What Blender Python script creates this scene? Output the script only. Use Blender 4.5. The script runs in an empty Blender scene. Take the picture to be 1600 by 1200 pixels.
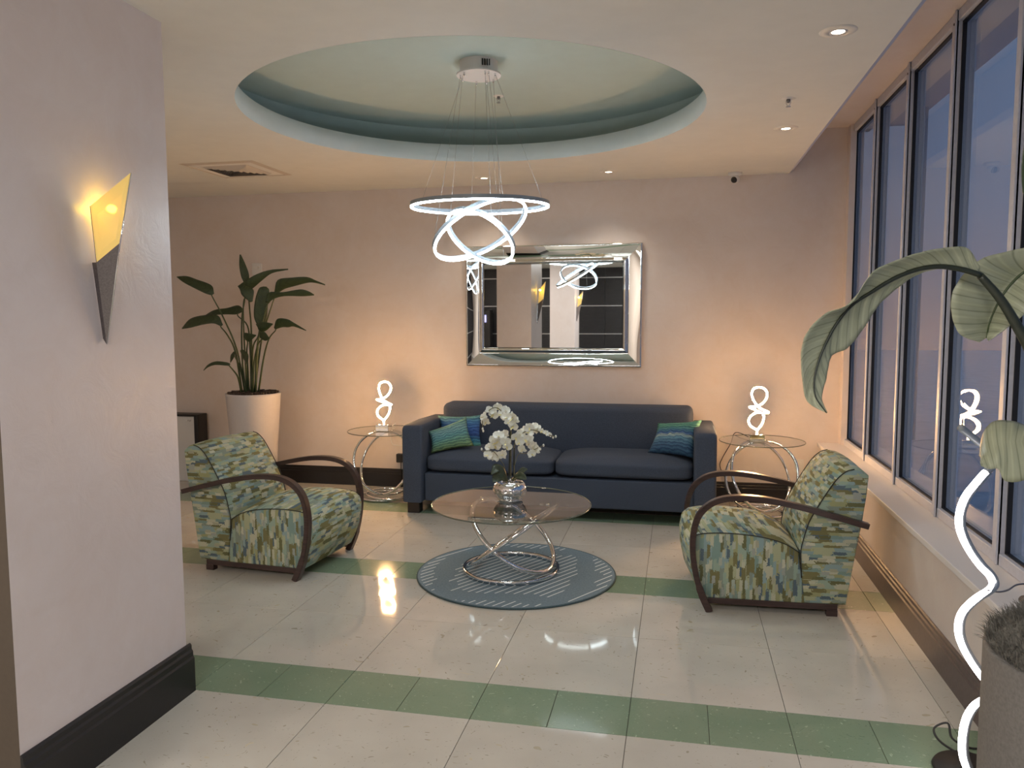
import bpy, bmesh, math, random
from mathutils import Vector, Matrix
random.seed(7)
S = bpy.context.scene
COL = S.collection
PI = math.pi
def lin(r, g, b):
    f = lambda c: (c/255/12.92 if c/255 <= .04045 else ((c/255+.055)/1.055)**2.4)
    return (f(r), f(g), f(b), 1)

# ------------------------------------------------------------------ camera
VP, ROLL, FPX, EYE = (1060.7, 494.6), -0.0034, 1219.6, 1.57
cY = Vector((VP[0]-800, VP[1]-600, FPX)).normalized()
cX = Vector((math.cos(ROLL), math.sin(ROLL), 0)); cX = (cX - cY*cX.dot(cY)).normalized()
cZ = cX.cross(cY)
if cZ.y > 0: cZ = -cZ
RM = Matrix((cX, cY, cZ))          # camera axes (x right, y down, z forward) -> world
cam = bpy.data.cameras.new('camera'); co = bpy.data.objects.new('camera', cam); COL.objects.link(co)
m = Matrix((RM @ Vector((1,0,0)), RM @ Vector((0,-1,0)), RM @ Vector((0,0,-1)))).transposed().to_4x4()
m.translation = Vector((0, 0, EYE)); co.matrix_world = m
cam.sensor_width = 36; cam.lens = FPX/1600*36; cam.clip_start = .05; cam.clip_end = 200
S.camera = co
def ray(px, py): return RM @ Vector((px-800, py-600, FPX))
def aty(px, py, y):
    d = ray(px, py); return d*(y/d.y) + Vector((0,0,EYE))
def atx(px, py, x):
    d = ray(px, py); return d*(x/d.x) + Vector((0,0,EYE))
def atz(px, py, z):
    d = ray(px, py); return d*((z-EYE)/d.z) + Vector((0,0,EYE))

# ------------------------------------------------------------------ world, exposure, lights
S.view_settings.view_transform = 'Standard'; S.view_settings.look = 'None'
S.view_settings.exposure = 0.12; S.view_settings.gamma = 1; S.view_settings.use_curve_mapping = False
W = bpy.data.worlds.new('dusk'); S.world = W; W.use_nodes = True
nt = W.node_tree; bg = nt.nodes['Background']
tc = nt.nodes.new('ShaderNodeTexCoord'); sx = nt.nodes.new('ShaderNodeSeparateXYZ'); rp = nt.nodes.new('ShaderNodeValToRGB')
nt.links.new(tc.outputs['Generated'], sx.inputs[0]); nt.links.new(sx.outputs[2], rp.inputs[0]); nt.links.new(rp.outputs[0], bg.inputs[0])
e = rp.color_ramp.elements; e[0].position = 0; e[0].color = (.20,.18,.235,1); e[1].position = .6; e[1].color = (.09,.19,.33,1)
k = e.new(.12); k.color = (.16,.19,.29,1)
bg.inputs[1].default_value = .95
def area(name, loc, rot, sx_, sy_, p, colr, label):
    l = bpy.data.lights.new(name, 'AREA'); l.shape = 'RECTANGLE'; l.size = sx_; l.size_y = sy_; l.energy = p; l.color = colr
    o = bpy.data.objects.new(name, l); COL.objects.link(o); o.location = loc; o.rotation_euler = rot
    return o
# unseen fill lights added behind the photographer, without fixtures, to brighten the room
area('lobby_fill_light', (-3.9,-1.0,2.70), (0,0,0), 1.6, 1.6, 95, (1,.93,.86), '')
area('lobby_fill_light', (-.6,-1.3,2.70), (0,0,0), 1.6, 1.6, 108, (1,.97,.94), '')

# ------------------------------------------------------------------ materials
def nodes(name):
    m = bpy.data.materials.new(name); m.use_nodes = True; t = m.node_tree
    return m, t, t.nodes['Principled BSDF']
def N(t, kind, **kw):
    n = t.nodes.new('ShaderNode'+kind)
    for k, v in kw.items():
        if k.startswith('i_'): n.inputs[int(k[2:])].default_value = v
        else: setattr(n, k, v)
    return n
def M_(t, op, a, b=None, c=None):
    n = t.nodes.new('ShaderNodeMath'); n.operation = op
    for i, v in enumerate((a, b, c)):
        if v is None: continue
        if isinstance(v, (int, float)): n.inputs[i].default_value = v
        else: t.links.new(v, n.inputs[i])
    return n.outputs[0]
def ramp(t, fac, stops, const=False):
    r = t.nodes.new('ShaderNodeValToRGB'); el = r.color_ramp.elements
    if const: r.color_ramp.interpolation = 'CONSTANT'
    el[0].position, el[0].color = stops[0]; el[1].position, el[1].color = stops[-1]
    for p, c in stops[1:-1]:
        x = el.new(p); x.color = c
    t.links.new(fac, r.inputs[0]); return r.outputs[0]
def mix(t, fac, a, b, mode='MIX'):
    n = t.nodes.new('ShaderNodeMix'); n.data_type = 'RGBA'; n.blend_type = mode
    for i, v in ((0, fac), (6, a), (7, b)):
        if isinstance(v, (int, float)): n.inputs[i].default_value = v
        elif isinstance(v, tuple): n.inputs[i].default_value = v
        else: t.links.new(v, n.inputs[i])
    return n.outputs[2]
def bump(t, b, h, strength, dist=.01):
    n = t.nodes.new('ShaderNodeBump'); n.inputs['Strength'].default_value = strength; n.inputs['Distance'].default_value = dist
    t.links.new(h, n.inputs['Height']); t.links.new(n.outputs[0], b.inputs['Normal'])
def noise(t, vec, scale, detail=3, rough=.5, dist=0):
    n = N(t, 'TexNoise'); n.inputs['Scale'].default_value = scale; n.inputs['Detail'].default_value = detail
    n.inputs['Roughness'].default_value = rough; n.inputs['Distortion'].default_value = dist
    if vec is not None: t.links.new(vec, n.inputs['Vector'])
    return n
def simple(name, c, rough=.5, metal=0, spec=.5, grain=0, gscale=60, coat=0):
    m, t, b = nodes(name)
    b.inputs['Roughness'].default_value = rough; b.inputs['Metallic'].default_value = metal
    b.inputs['Specular IOR Level'].default_value = spec; b.inputs['Coat Weight'].default_value = coat
    tc = N(t, 'TexCoord'); n = noise(t, tc.outputs['Object'], gscale)
    d = tuple(x*(1-grain) for x in c[:3])+(1,); u = tuple(min(1, x*(1+grain)) for x in c[:3])+(1,)
    t.links.new(ramp(t, n.outputs[0], [(.3, d), (.7, u)]), b.inputs['Base Color'])
    if grain: bump(t, b, n.outputs[0], grain, .002)
    return m
def emis(name, c, s):
    m, t, b = nodes(name)
    b.inputs['Base Color'].default_value = (.8,.8,.8,1)
    b.inputs['Emission Color'].default_value = c; b.inputs['Emission Strength'].default_value = s
    return m
def plaster(name, c1, c2, rough=.36):
    m, t, b = nodes(name); tc = N(t, 'TexCoord')
    a = noise(t, tc.outputs['Object'], 1.6, 5, .6, .6); a2 = noise(t, tc.outputs['Object'], 7, 6, .65, 1.5)
    f = M_(t, 'ADD', M_(t, 'MULTIPLY', a.outputs[0], .7), M_(t, 'MULTIPLY', a2.outputs[0], .3))
    t.links.new(ramp(t, f, [(.38, c1), (.62, c2)]), b.inputs['Base Color'])
    t.links.new(M_(t, 'MULTIPLY_ADD', a2.outputs[0], .3, rough-.15), b.inputs['Roughness'])
    bump(t, b, M_(t, 'ADD', a2.outputs[0], M_(t, 'MULTIPLY', a.outputs[0], .5)), .35, .006)
    return m
MAT = {}
MAT['plaster'] = plaster('polished_plaster', (.69,.59,.52,1), (.735,.655,.61,1))
MAT['coolplaster'] = plaster('cool_lit_plaster', (.68,.60,.585,1), (.73,.665,.665,1), .34)  # cool chandelier light mixed into the pillars' plaster colour
MAT['sillwall'] = plaster('sill_wall_plaster', (.62,.54,.49,1), (.66,.6,.55,1), .5)
MAT['ceiling'] = simple('ceiling_paint', (.69,.69,.665,1), .75, grain=.02, gscale=9)
MAT['coffer'] = simple('coffer_paint', (.47,.56,.53,1), .8, grain=.02, gscale=9)
MAT['band'] = simple('coffer_band_paint', (.72,.78,.79,1), .6, grain=.02, gscale=9)
MAT['brownside'] = simple('brown_pillar_side', (.085,.062,.045,1), .6, grain=.05)  # camera-facing side of the near pillar, darker brown than its other sides
MAT['darkbase'] = simple('black_skirting', (.012,.011,.012,1), .38, grain=.1)
MAT['litbase'] = simple('lit_skirting', (.10,.075,.07,1), .4, grain=.1)  # same skirting as the black one, light on it put into the colour
MAT['chrome'] = simple('chrome', (.82,.82,.83,1), .07, 1)
MAT['steel'] = simple('brushed_steel', (.24,.22,.22,1), .34, 1, grain=.15, gscale=200)
MAT['black'] = simple('black_plastic', (.015,.014,.014,1), .45)
MAT['white'] = simple('white_plastic', (.72,.70,.67,1), .45)
MAT['white_metal'] = simple('white_enamel', (.72,.68,.66,1), .4)
MAT['alu'] = simple('anodised_frame', (.56,.56,.62,1), .45, .05, grain=.04)
MAT['gasket'] = simple('black_gasket', (.006,.006,.01,1), .6)
MAT['wire'] = simple('wire_steel', (.35,.35,.35,1), .4, .6)
MAT['mirror'] = simple('mirror_silver', (.78,.80,.78,1), .015, 1)
MAT['sofa'] = simple('blue_sofa_cloth', (.058,.074,.108,1), .85, spec=.25, grain=.22, gscale=260)
MAT['soil'] = simple('mulch', (.08,.055,.04,1), .95, grain=.6, gscale=60)
MAT['moss'] = simple('grey_moss', (.16,.15,.13,1), .95, grain=.4, gscale=60)
MAT['potwhite'] = simple('white_planter_glaze', (.62,.58,.57,1), .35, grain=.02)
MAT['potgrey'] = simple('charcoal_planter', (.15,.14,.13,1), .6, grain=.15, gscale=150)
MAT['orchid'] = simple('orchid_petal', (.83,.84,.76,1), .5, grain=.04)
MAT['orchid_lip'] = simple('orchid_lip', (.7,.62,.3,1), .5)
MAT['stemdark'] = simple('dark_stem', (.022,.028,.018,1), .4, grain=.2)
MAT['stemgreen'] = simple('plant_stem', (.06,.085,.035,1), .45, grain=.2)
MAT['orchstem'] = simple('orchid_stem', (.14,.13,.07,1), .5, grain=.2)
MAT['darkwood'] = simple('dark_sofa_foot', (.02,.014,.012,1), .4, grain=.2)
MAT['pave'] = simple('reflection_tinted_paving', (.82,.70,.74,1), .8, grain=.1, gscale=4)  # pinkish lilac of the window reflections put into the ground colour
MAT['canopy'] = simple('canopy_render', (.42,.46,.52,1), .7, grain=.04)
MAT['canopyrail'] = simple('canopy_rail', (.06,.09,.12,1), .5)
MAT['seam'] = simple('seam_thread', (.03,.03,.025,1), .8)
MAT['lobbystrip'] = simple('steel_strip', (.75,.76,.8,1), .3, .9)
MAT['vent'] = simple('vent_enamel', (.55,.49,.43,1), .6)
MAT['ventshade'] = simple('vent_shadow_gap', (.05,.045,.04,1), .8)
MAT['ledcool'] = emis('led_cool', (.80,.92,1,1), 48)
MAT['ledhouse'] = simple('led_housing', (.30,.34,.38,1), .4, .2)
MAT['ledwarm'] = emis('led_warm', (1,.56,.24,1), 330)
MAT['ledfloor'] = emis('led_white', (1,.90,.90,1), 14)
MAT['downlight'] = emis('downlight_lens', (1,.86,.62,1), 12)
MAT['screen'] = emis('screen_glow', (.35,.35,1,1), 1.5)
def wood(name, c1, c2, rough=.3):
    m, t, b = nodes(name); tc = N(t, 'TexCoord'); mp = N(t, 'Mapping'); mp.inputs['Scale'].default_value = (4, 60, 60)
    t.links.new(tc.outputs['Object'], mp.inputs[0]); n = noise(t, mp.outputs[0], 1.0, 4, .6, .4)
    t.links.new(ramp(t, n.outputs[0], [(.3, c1), (.7, c2)]), b.inputs['Base Color'])
    b.inputs['Roughness'].default_value = rough; bump(t, b, n.outputs[0], .08, .002); return m
MAT['armwood'] = wood('mahogany', (.032,.018,.016,1), (.068,.036,.030,1), .3)
MAT['panelwood'] = wood('lobby_dark_panel', (.012,.013,.018,1), (.024,.024,.03,1), .35)
# terrazzo tiles
def terrazzo(name, base, base2, chip1, chip2, scale, rough, thr):
    m, t, b = nodes(name); tc = N(t, 'TexCoord'); oi = N(t, 'ObjectInfo')
    va = N(t, 'VectorMath', operation='ADD'); cm = N(t, 'CombineXYZ')
    r = M_(t, 'MULTIPLY', oi.outputs['Random'], 57.0); t.links.new(r, cm.inputs[0]); t.links.new(r, cm.inputs[1])
    t.links.new(tc.outputs['Object'], va.inputs[0]); t.links.new(cm.outputs[0], va.inputs[1])
    wn = noise(t, va.outputs[0], 5, 2); dv = N(t, 'VectorMath', operation='SCALE'); dv.inputs['Scale'].default_value = .35
    t.links.new(wn.outputs['Color'], dv.inputs[0]); v2 = N(t, 'VectorMath', operation='ADD')
    t.links.new(va.outputs[0], v2.inputs[0]); t.links.new(dv.outputs[0], v2.inputs[1])
    rot = N(t, 'Mapping'); rot.inputs['Rotation'].default_value = (0, 0, .5); rot.inputs['Scale'].default_value = (1, 2.2, 1)
    t.links.new(v2.outputs[0], rot.inputs[0])
    c = base
    n1 = noise(t, va.outputs[0], 3.5, 3); c = ramp(t, n1.outputs[0], [(.35, base), (.65, base2)])
    for sc, th, col, off in ((scale, thr, chip1, 0), (scale*.42, thr*.8, chip2, 9), (scale*2.2, thr*.9, chip1, 4)):
        vo = N(t, 'TexVoronoi'); vo.inputs['Scale'].default_value = sc; t.links.new(rot.outputs[0], vo.inputs['Vector'])
        sp = N(t, 'SeparateColor'); t.links.new(vo.outputs['Color'], sp.inputs[0])
        pick = M_(t, 'GREATER_THAN', sp.outputs[0], .72)
        near = M_(t, 'LESS_THAN', vo.outputs['Distance'], M_(t, 'MULTIPLY', sp.outputs[1], th))
        tone = mix(t, sp.outputs[2], col, tuple(min(1, x*1.5) for x in col[:3])+(1,))
        c = mix(t, M_(t, 'MULTIPLY', M_(t, 'MULTIPLY', pick, near), .95), c, tone)
    t.links.new(c, b.inputs['Base Color']); b.inputs['Roughness'].default_value = rough
    b.inputs['Specular IOR Level'].default_value = .5
    return m
MAT['tile'] = terrazzo('white_terrazzo', (.52,.49,.43,1), (.57,.54,.475,1), (.30,.27,.21,1), (.40,.36,.27,1), 30, .05, .30)
MAT['greentile'] = terrazzo('green_terrazzo', (.20,.275,.185,1), (.225,.30,.205,1), (.13,.19,.125,1), (.28,.35,.25,1), 120, .10, .45)
MAT['grout'] = simple('grout', (.10,.09,.08,1), .8)
# armchair weave (UV in metres, long axis of the strokes = U)
def weave():
    m, t, b = nodes('brushstroke_upholstery'); uv = N(t, 'UVMap'); s0 = N(t, 'SeparateXYZ'); t.links.new(uv.outputs[0], s0.inputs[0])
    cols = [lin(122,118,80), lin(170,174,140), lin(128,152,142), lin(186,186,160), lin(108,108,74), lin(140,162,160), lin(156,158,116), lin(92,108,116), lin(150,168,150), lin(134,146,132)]
    st = [(i/len(cols), c) for i, c in enumerate(cols)]
    def layer(du, dv, ou, ov, rag):
        nz = noise(t, uv.outputs[0], 90, 2); nx = M_(t, 'MULTIPLY', M_(t, 'SUBTRACT', nz.outputs[0], .5), rag)
        V = M_(t, 'DIVIDE', M_(t, 'ADD', s0.outputs[1], ov), dv); V = M_(t, 'ADD', V, M_(t, 'MULTIPLY', nx, .5))
        row = M_(t, 'FLOOR', V)
        w = N(t, 'TexWhiteNoise', noise_dimensions='1D'); t.links.new(row, w.inputs['W'])
        U = M_(t, 'ADD', M_(t, 'DIVIDE', M_(t, 'ADD', s0.outputs[0], ou), du), M_(t, 'MULTIPLY', w.outputs[0], 7))
        U = M_(t, 'ADD', U, nx); c = M_(t, 'FLOOR', U)
        cv = N(t, 'CombineXYZ'); t.links.new(row, cv.inputs[0]); t.links.new(c, cv.inputs[1])
        w2 = N(t, 'TexWhiteNoise', noise_dimensions='2D'); t.links.new(cv.outputs[0], w2.inputs['Vector'])
        sp = N(t, 'SeparateColor'); t.links.new(w2.outputs['Color'], sp.inputs[0])
        return ramp(t, w2.outputs[0], st, True), sp.outputs[2]
    c1, _ = layer(.088, .022, 5, 5, .7); c2, r2 = layer(.065, .017, 9.3, 9.7, 1.1); c3, r3 = layer(.042, .017, 3.1, 7.7, 1.1)
    c = mix(t, M_(t, 'GREATER_THAN', r2, .6), c1, c2)
    c = mix(t, M_(t, 'GREATER_THAN', r3, .86), c, mix(t, .5, c3, lin(200,200,180)))
    t.links.new(c, b.inputs['Base Color']); b.inputs['Roughness'].default_value = .85; b.inputs['Specular IOR Level'].default_value = .2
    n = noise(t, uv.outputs[0], 500, 2); bump(t, b, n.outputs[0], .25, .002); return m
MAT['weave'] = weave()
def pillowmat(name, stops, dens=1.0):
    m, t, b = nodes(name); uv = N(t, 'UVMap'); s0 = N(t, 'SeparateXYZ'); t.links.new(uv.outputs[0], s0.inputs[0])
    mp = N(t, 'Mapping'); mp.inputs['Scale'].default_value = (5, 2.0, 1); t.links.new(uv.outputs[0], mp.inputs[0])
    n = noise(t, mp.outputs[0], 1.3, 3)
    v = M_(t, 'ADD', s0.outputs[1], M_(t, 'MULTIPLY', M_(t, 'SUBTRACT', n.outputs[0], .5), .16))
    n2 = noise(t, None, 26*dens, 2, .6); cv = N(t, 'CombineXYZ'); t.links.new(v, cv.inputs[1]); t.links.new(cv.outputs[0], n2.inputs['Vector'])
    base = ramp(t, v, stops)
    line = ramp(t, n2.outputs[0], [(.38, (.25,.32,.42,1)), (.47, (.9,.9,.9,1)), (.54, (1,1,1,1)), (.62, (1.3,1.3,1.2,1))])
    n3 = noise(t, uv.outputs[0], 6, 3)
    sn = M_(t, 'SINE', M_(t, 'ADD', M_(t, 'MULTIPLY', v, 62*dens), M_(t, 'MULTIPLY', n3.outputs[0], 9)))
    st2 = ramp(t, M_(t, 'MULTIPLY_ADD', sn, .5, .5), [(.0, (.42,.5,.6,1)), (.3, (.85,.9,.95,1)), (.75, (1,1,1,1)), (1, (1.35,1.3,1.15,1))])
    cc = mix(t, .5, base, line, 'MULTIPLY')
    t.links.new(mix(t, .9, cc, st2, 'MULTIPLY'), b.inputs['Base Color']); bump(t, b, sn, .25, .004); b.inputs['Roughness'].default_value = .8
    return m
MAT['pillow_green'] = pillowmat('green_striped_pillow', [(0, lin(110,135,90)), (.25, lin(95,135,112)), (.5, lin(85,138,145)), (.75, lin(110,150,155)), (1, lin(105,150,135))])
MAT['pillow_blue'] = pillowmat('blue_striped_pillow', [(0, lin(110,160,100)), (.2, lin(60,130,150)), (.4, lin(35,70,130)), (.6, lin(55,95,160)), (.8, lin(70,120,165)), (1, lin(95,145,140))])
MAT['pillow_wave'] = pillowmat('wave_striped_pillow', [(0, lin(45,80,110)), (.25, lin(55,90,120)), (.42, lin(90,130,150)), (.5, lin(150,165,160)), (.56, lin(50,85,135)), (.8, lin(80,135,120)), (1, lin(90,150,130))], 1.2)
# rug
def rugmat():
    m, t, b = nodes('rug_weave'); tc = N(t, 'TexCoord'); mp = N(t, 'Mapping'); mp.inputs['Rotation'].default_value = (0, 0, -1.02)
    t.links.new(tc.outputs['Object'], mp.inputs[0]); s = N(t, 'SeparateXYZ'); t.links.new(mp.outputs[0], s.inputs[0])
    so = N(t, 'SeparateXYZ'); t.links.new(tc.outputs['Object'], so.inputs[0])
    p = .043; q = M_(t, 'DIVIDE', s.outputs[1], p); row = M_(t, 'FLOOR', q)
    w = N(t, 'TexWhiteNoise', noise_dimensions='1D'); t.links.new(row, w.inputs['W'])
    line = M_(t, 'LESS_THAN', M_(t, 'FRACT', q), .17)
    jit = M_(t, 'MULTIPLY', M_(t, 'SUBTRACT', w.outputs[0], .5), .05)
    ax = M_(t, 'ADD', M_(t, 'ABSOLUTE', so.outputs[0]), jit); ay = M_(t, 'ADD', M_(t, 'ABSOLUTE', so.outputs[1]), jit)
    h = M_(t, 'MAXIMUM', M_(t, 'MULTIPLY', ay, .93), M_(t, 'ADD', M_(t, 'MULTIPLY', ax, .9), M_(t, 'MULTIPLY', ay, .25)))
    inner = M_(t, 'LESS_THAN', h, .355); outer = M_(t, 'GREATER_THAN', h, .475)
    r2 = M_(t, 'SQRT', M_(t, 'ADD', M_(t, 'MULTIPLY', so.outputs[0], so.outputs[0]), M_(t, 'MULTIPLY', so.outputs[1], so.outputs[1])))
    rim = M_(t, 'LESS_THAN', r2, .585)
    mask = M_(t, 'MULTIPLY', M_(t, 'MULTIPLY', line, M_(t, 'ADD', inner, outer)), rim)
    n = noise(t, tc.outputs['Object'], 90, 3); base = ramp(t, n.outputs[0], [(.3, (.155,.215,.262,1)), (.7, (.20,.272,.325,1))])
    t.links.new(mix(t, mask, base, (.72,.78,.80,1)), b.inputs['Base Color']); b.inputs['Roughness'].default_value = .95
    b.inputs['Specular IOR Level'].default_value = .1; bump(t, b, n.outputs[0], .4, .003); return m
MAT['rug'] = rugmat()
MAT['rugedge'] = simple('rug_binding', (.06,.10,.115,1), .9, grain=.3, gscale=200)
def leafmat(name, d, l, tl=0.0):
    m, t, b = nodes(name); uv = N(t, 'UVMap'); s = N(t, 'SeparateXYZ'); t.links.new(uv.outputs[0], s.inputs[0])
    n = noise(t, uv.outputs[0], 1.5, 4); c = ramp(t, n.outputs[0], [(.3, d), (.7, l)])
    f = M_(t, 'FRACT', s.outputs[0]); f = M_(t, 'ABSOLUTE', M_(t, 'SUBTRACT', f, .5))
    vein = ramp(t, f, [(0, (.55,.57,.5,1)), (.07, (1,1,1,1)), (.38, (1,1,1,1)), (.5, (1.22,1.22,1.2,1))])
    t.links.new(mix(t, 1.0, c, vein, 'MULTIPLY'), b.inputs['Base Color']); b.inputs['Roughness'].default_value = .38
    if tl: b.inputs['Transmission Weight'].default_value = 0; b.inputs['Subsurface Weight'].default_value = 0
    return m
MAT['leaf'] = leafmat('leaf_green', (.025,.042,.017,1), (.05,.075,.03,1))
MAT['leafpale'] = leafmat('leaf_underside', (.29,.31,.21,1), (.39,.41,.29,1))
MAT['orchleaf'] = leafmat('orchid_leaf', (.03,.045,.025,1), (.06,.075,.045,1))
def glass(name, tint, f0, rough=0.0):
    m = bpy.data.materials.new(name); m.use_nodes = True; t = m.node_tree; t.nodes.clear()
    out = N(t, 'OutputMaterial'); mx = N(t, 'MixShader'); tr = N(t, 'BsdfTransparent'); gl = N(t, 'BsdfGlossy')
    tr.inputs[0].default_value = tint; gl.inputs['Roughness'].default_value = rough
    g = N(t, 'NewGeometry'); d = N(t, 'VectorMath', operation='DOT_PRODUCT'); t.links.new(g.outputs['Incoming'], d.inputs[0]); t.links.new(g.outputs['Normal'], d.inputs[1])
    c = M_(t, 'SUBTRACT', 1.0, M_(t, 'ABSOLUTE', d.outputs['Value'])); f = M_(t, 'MULTIPLY_ADD', M_(t, 'POWER', c, 5.0), 1-f0, f0)
    t.links.new(f, mx.inputs[0]); t.links.new(tr.outputs[0], mx.inputs[1]); t.links.new(gl.outputs[0], mx.inputs[2]); t.links.new(mx.outputs[0], out.inputs[0])
    return m
MAT['tableglass'] = glass('bronze_table_glass', (.74,.72,.68,1), .27)
MAT['sideglass'] = glass('clear_side_glass', (.95,.97,.94,1), .04)
MAT['window'] = glass('window_glass', (.88,.92,.95,1), .04)
MAT['glassedge'] = simple('glass_edge', (.12,.13,.10,1), .15)
def sconceglass():
    m, t, b = nodes('amber_sconce_glass'); b.inputs['Base Color'].default_value = (.85,.68,.30,1); b.inputs['Roughness'].default_value = .35
    b.inputs['Transmission Weight'].default_value = .55; b.inputs['IOR'].default_value = 1.2
    b.inputs['Emission Color'].default_value = (1,.72,.22,1); b.inputs['Emission Strength'].default_value = .22
    return m
MAT['sconceglass'] = sconceglass()
MAT['bulb'] = emis('sconce_bulb', (1,.62,.08,1), 45)

# ------------------------------------------------------------------ mesh helpers
def link(name, me, mat, parent=None, label=None, local=False, smooth=False, kind=None):
    o = bpy.data.objects.new(name, me); COL.objects.link(o)
    for mm in (mat if isinstance(mat, (list, tuple)) else [mat]): me.materials.append(MAT[mm])
    if smooth: me.polygons.foreach_set('use_smooth', [True]*len(me.polygons))
    if parent is not None:
        o.parent = parent
        if not local: me.transform(Matrix.Translation(-ORG[parent.name]))
    if label: o['label'] = label
    if kind: o['kind'] = kind
    return o
ORG = {}
def thing(name, loc, label, cat, group=None, rotz=0):
    o = bpy.data.objects.new(name, None); COL.objects.link(o); o.location = loc; o.rotation_euler = (0, 0, rotz)
    o.empty_display_size = .05
    o['label'] = label; o['category'] = cat
    if group: o['group'] = group
    ORG[o.name] = Vector(loc); return o
def holder(name, loc=(0,0,0)):
    o = bpy.data.objects.new(name, None); COL.objects.link(o); o.location = loc; o['kind'] = 'structure'; ORG[o.name] = Vector(loc); o.empty_display_size = .05; return o
def orgof(o):            # remember a child's origin (same as its parent's in world space) so that sub-parts can be placed
    ORG[o.name] = ORG[o.parent.name] if o.parent else Vector((0,0,0)); return o
def tagit(o, label, cat, group=None):
    o['label'] = label; o['category'] = cat
    if group: o['group'] = group
    return o
def bm2me(bm, name='m', recalc=True):
    if recalc: bmesh.ops.recalc_face_normals(bm, faces=bm.faces)
    me = bpy.data.meshes.new(name); bm.to_mesh(me); bm.free(); return me
def centre_origin(o):    # move a top-level mesh's origin to its base centre
    me = o.data; xs = [v.co for v in me.vertices]
    c = Vector(((min(v.x for v in xs)+max(v.x for v in xs))/2, (min(v.y for v in xs)+max(v.y for v in xs))/2, min(v.z for v in xs)))
    me.transform(Matrix.Translation(-c)); o.location = c; ORG[o.name] = c; return o
def box_bm(x0, x1, y0, y1, z0, z1, bev=0, seg=2, bm=None):
    own = bm is None
    b = bmesh.new()
    bmesh.ops.create_cube(b, size=1)
    for v in b.verts: v.co = Vector((x0+(v.co.x+.5)*(x1-x0), y0+(v.co.y+.5)*(y1-y0), z0+(v.co.z+.5)*(z1-z0)))
    if bev: bmesh.ops.bevel(b, geom=b.edges[:], offset=bev, segments=seg, profile=.5, affect='EDGES')
    if own: return b
    me = bpy.data.meshes.new('t'); b.to_mesh(me); b.free(); bm.from_mesh(me); bpy.data.meshes.remove(me); return bm
def box(name, x0, x1, y0, y1, z0, z1, mat, parent=None, bev=0, seg=2, **kw):
    return link(name, bm2me(box_bm(x0, x1, y0, y1, z0, z1, bev, seg)), mat, parent, **kw)
def crom(P, n=8, closed=False):
    P = [Vector(p) for p in P]; L = len(P); out = []
    rng = L if closed else L-1
    for i in range(rng):
        if closed: a, b, c, d = P[(i-1)%L], P[i], P[(i+1)%L], P[(i+2)%L]
        else:
            b, c = P[i], P[i+1]; a = P[i-1] if i else b*2-c; d = P[i+2] if i+2 < L else c*2-b
        for k in range(n):
            t = k/n; out.append(.5*((2*b)+(c-a)*t+(2*a-5*b+4*c-d)*t*t+(3*b-a-3*c+d)*t**3))
    if not closed: out.append(P[-1])
    return out
def sweep_bm(P, prof, closed=False, up=None, scale=None, bm=None, caps=True):
    """sweep a closed 2D profile [(a,b)] along P; a along side axis, b along up axis"""
    bm = bm or bmesh.new(); P = [Vector(p) for p in P]; L = len(P); rings = []
    prevn = None
    for i in range(L):
        if closed: T = (P[(i+1)%L]-P[i-1]).normalized()
        else: T = (P[min(i+1, L-1)]-P[max(i-1, 0)]).normalized()
        if up is not None:
            u = Vector(up(i/(L-1 if not closed else L)) if callable(up) else up); n = (u-T*u.dot(T)).normalized()
        else:
            if prevn is None:
                a = Vector((0,0,1)) if abs(T.z) < .9 else Vector((1,0,0)); n = (a-T*a.dot(T)).normalized()
            else: n = (prevn-T*prevn.dot(T)).normalized()
            prevn = n
        s = T.cross(n); k = scale(i/(L-1)) if scale else 1
        rings.append([bm.verts.new(P[i]+s*(a*k)+n*(b*k)) for a, b in prof])
    m = len(prof)
    for i in range(L if closed else L-1):
        r, q = rings[i], rings[(i+1)%L]
        for j in range(m): bm.faces.new((r[j], r[(j+1)%m], q[(j+1)%m], q[j]))
    if not closed and caps: bm.faces.new(rings[0][::-1]); bm.faces.new(rings[-1])
    return bm
def circ(r, n=10): return [(r*math.cos(2*PI*i/n), r*math.sin(2*PI*i/n)) for i in range(n)]
def tube(name, P, r, mat, parent=None, closed=False, n=10, smoothn=0, scale=None, **kw):
    if smoothn: P = crom(P, smoothn, closed)
    return link(name, bm2me(sweep_bm(P, circ(r, n), closed, scale=scale)), mat, parent, smooth=True, **kw)
def lathe_bm(prof, cx, cy, n=48, bm=None, cap=True, fn=None):
    bm = bm or bmesh.new(); rings = []
    for r, z in prof:
        if r <= 1e-6: rings.append([bm.verts.new((cx, cy, z))]); continue
        ring = []
        for i in range(n):
            a = 2*PI*i/n; rr = r*(fn(a, z) if fn else 1); ring.append(bm.verts.new((cx+rr*math.cos(a), cy+rr*math.sin(a), z)))
        rings.append(ring)
    for p, q in zip(rings, rings[1:]):
        if len(p) == 1 and len(q) == 1: continue
        for i in range(n):
            j = (i+1) % n
            if len(p) == 1: bm.faces.new((p[0], q[j], q[i]))
            elif len(q) == 1: bm.faces.new((p[i], p[j], q[0]))
            else: bm.faces.new((p[i], p[j], q[j], q[i]))
    return bm
def lathe(name, prof, cx, cy, mat, parent=None, n=48, fn=None, smooth=True, **kw):
    return link(name, bm2me(lathe_bm(prof, cx, cy, n, fn=fn)), mat, parent, smooth=smooth, **kw)
def autosmooth(o, ang=35):
    me = o.data; me.polygons.foreach_set('use_smooth', [True]*len(me.polygons))
    bm = bmesh.new(); bm.from_mesh(me)
    for e in bm.edges:
        if len(e.link_faces) == 2 and e.calc_face_angle(0) > math.radians(ang): e.smooth = False
    bm.to_mesh(me); bm.free(); return o
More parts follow.
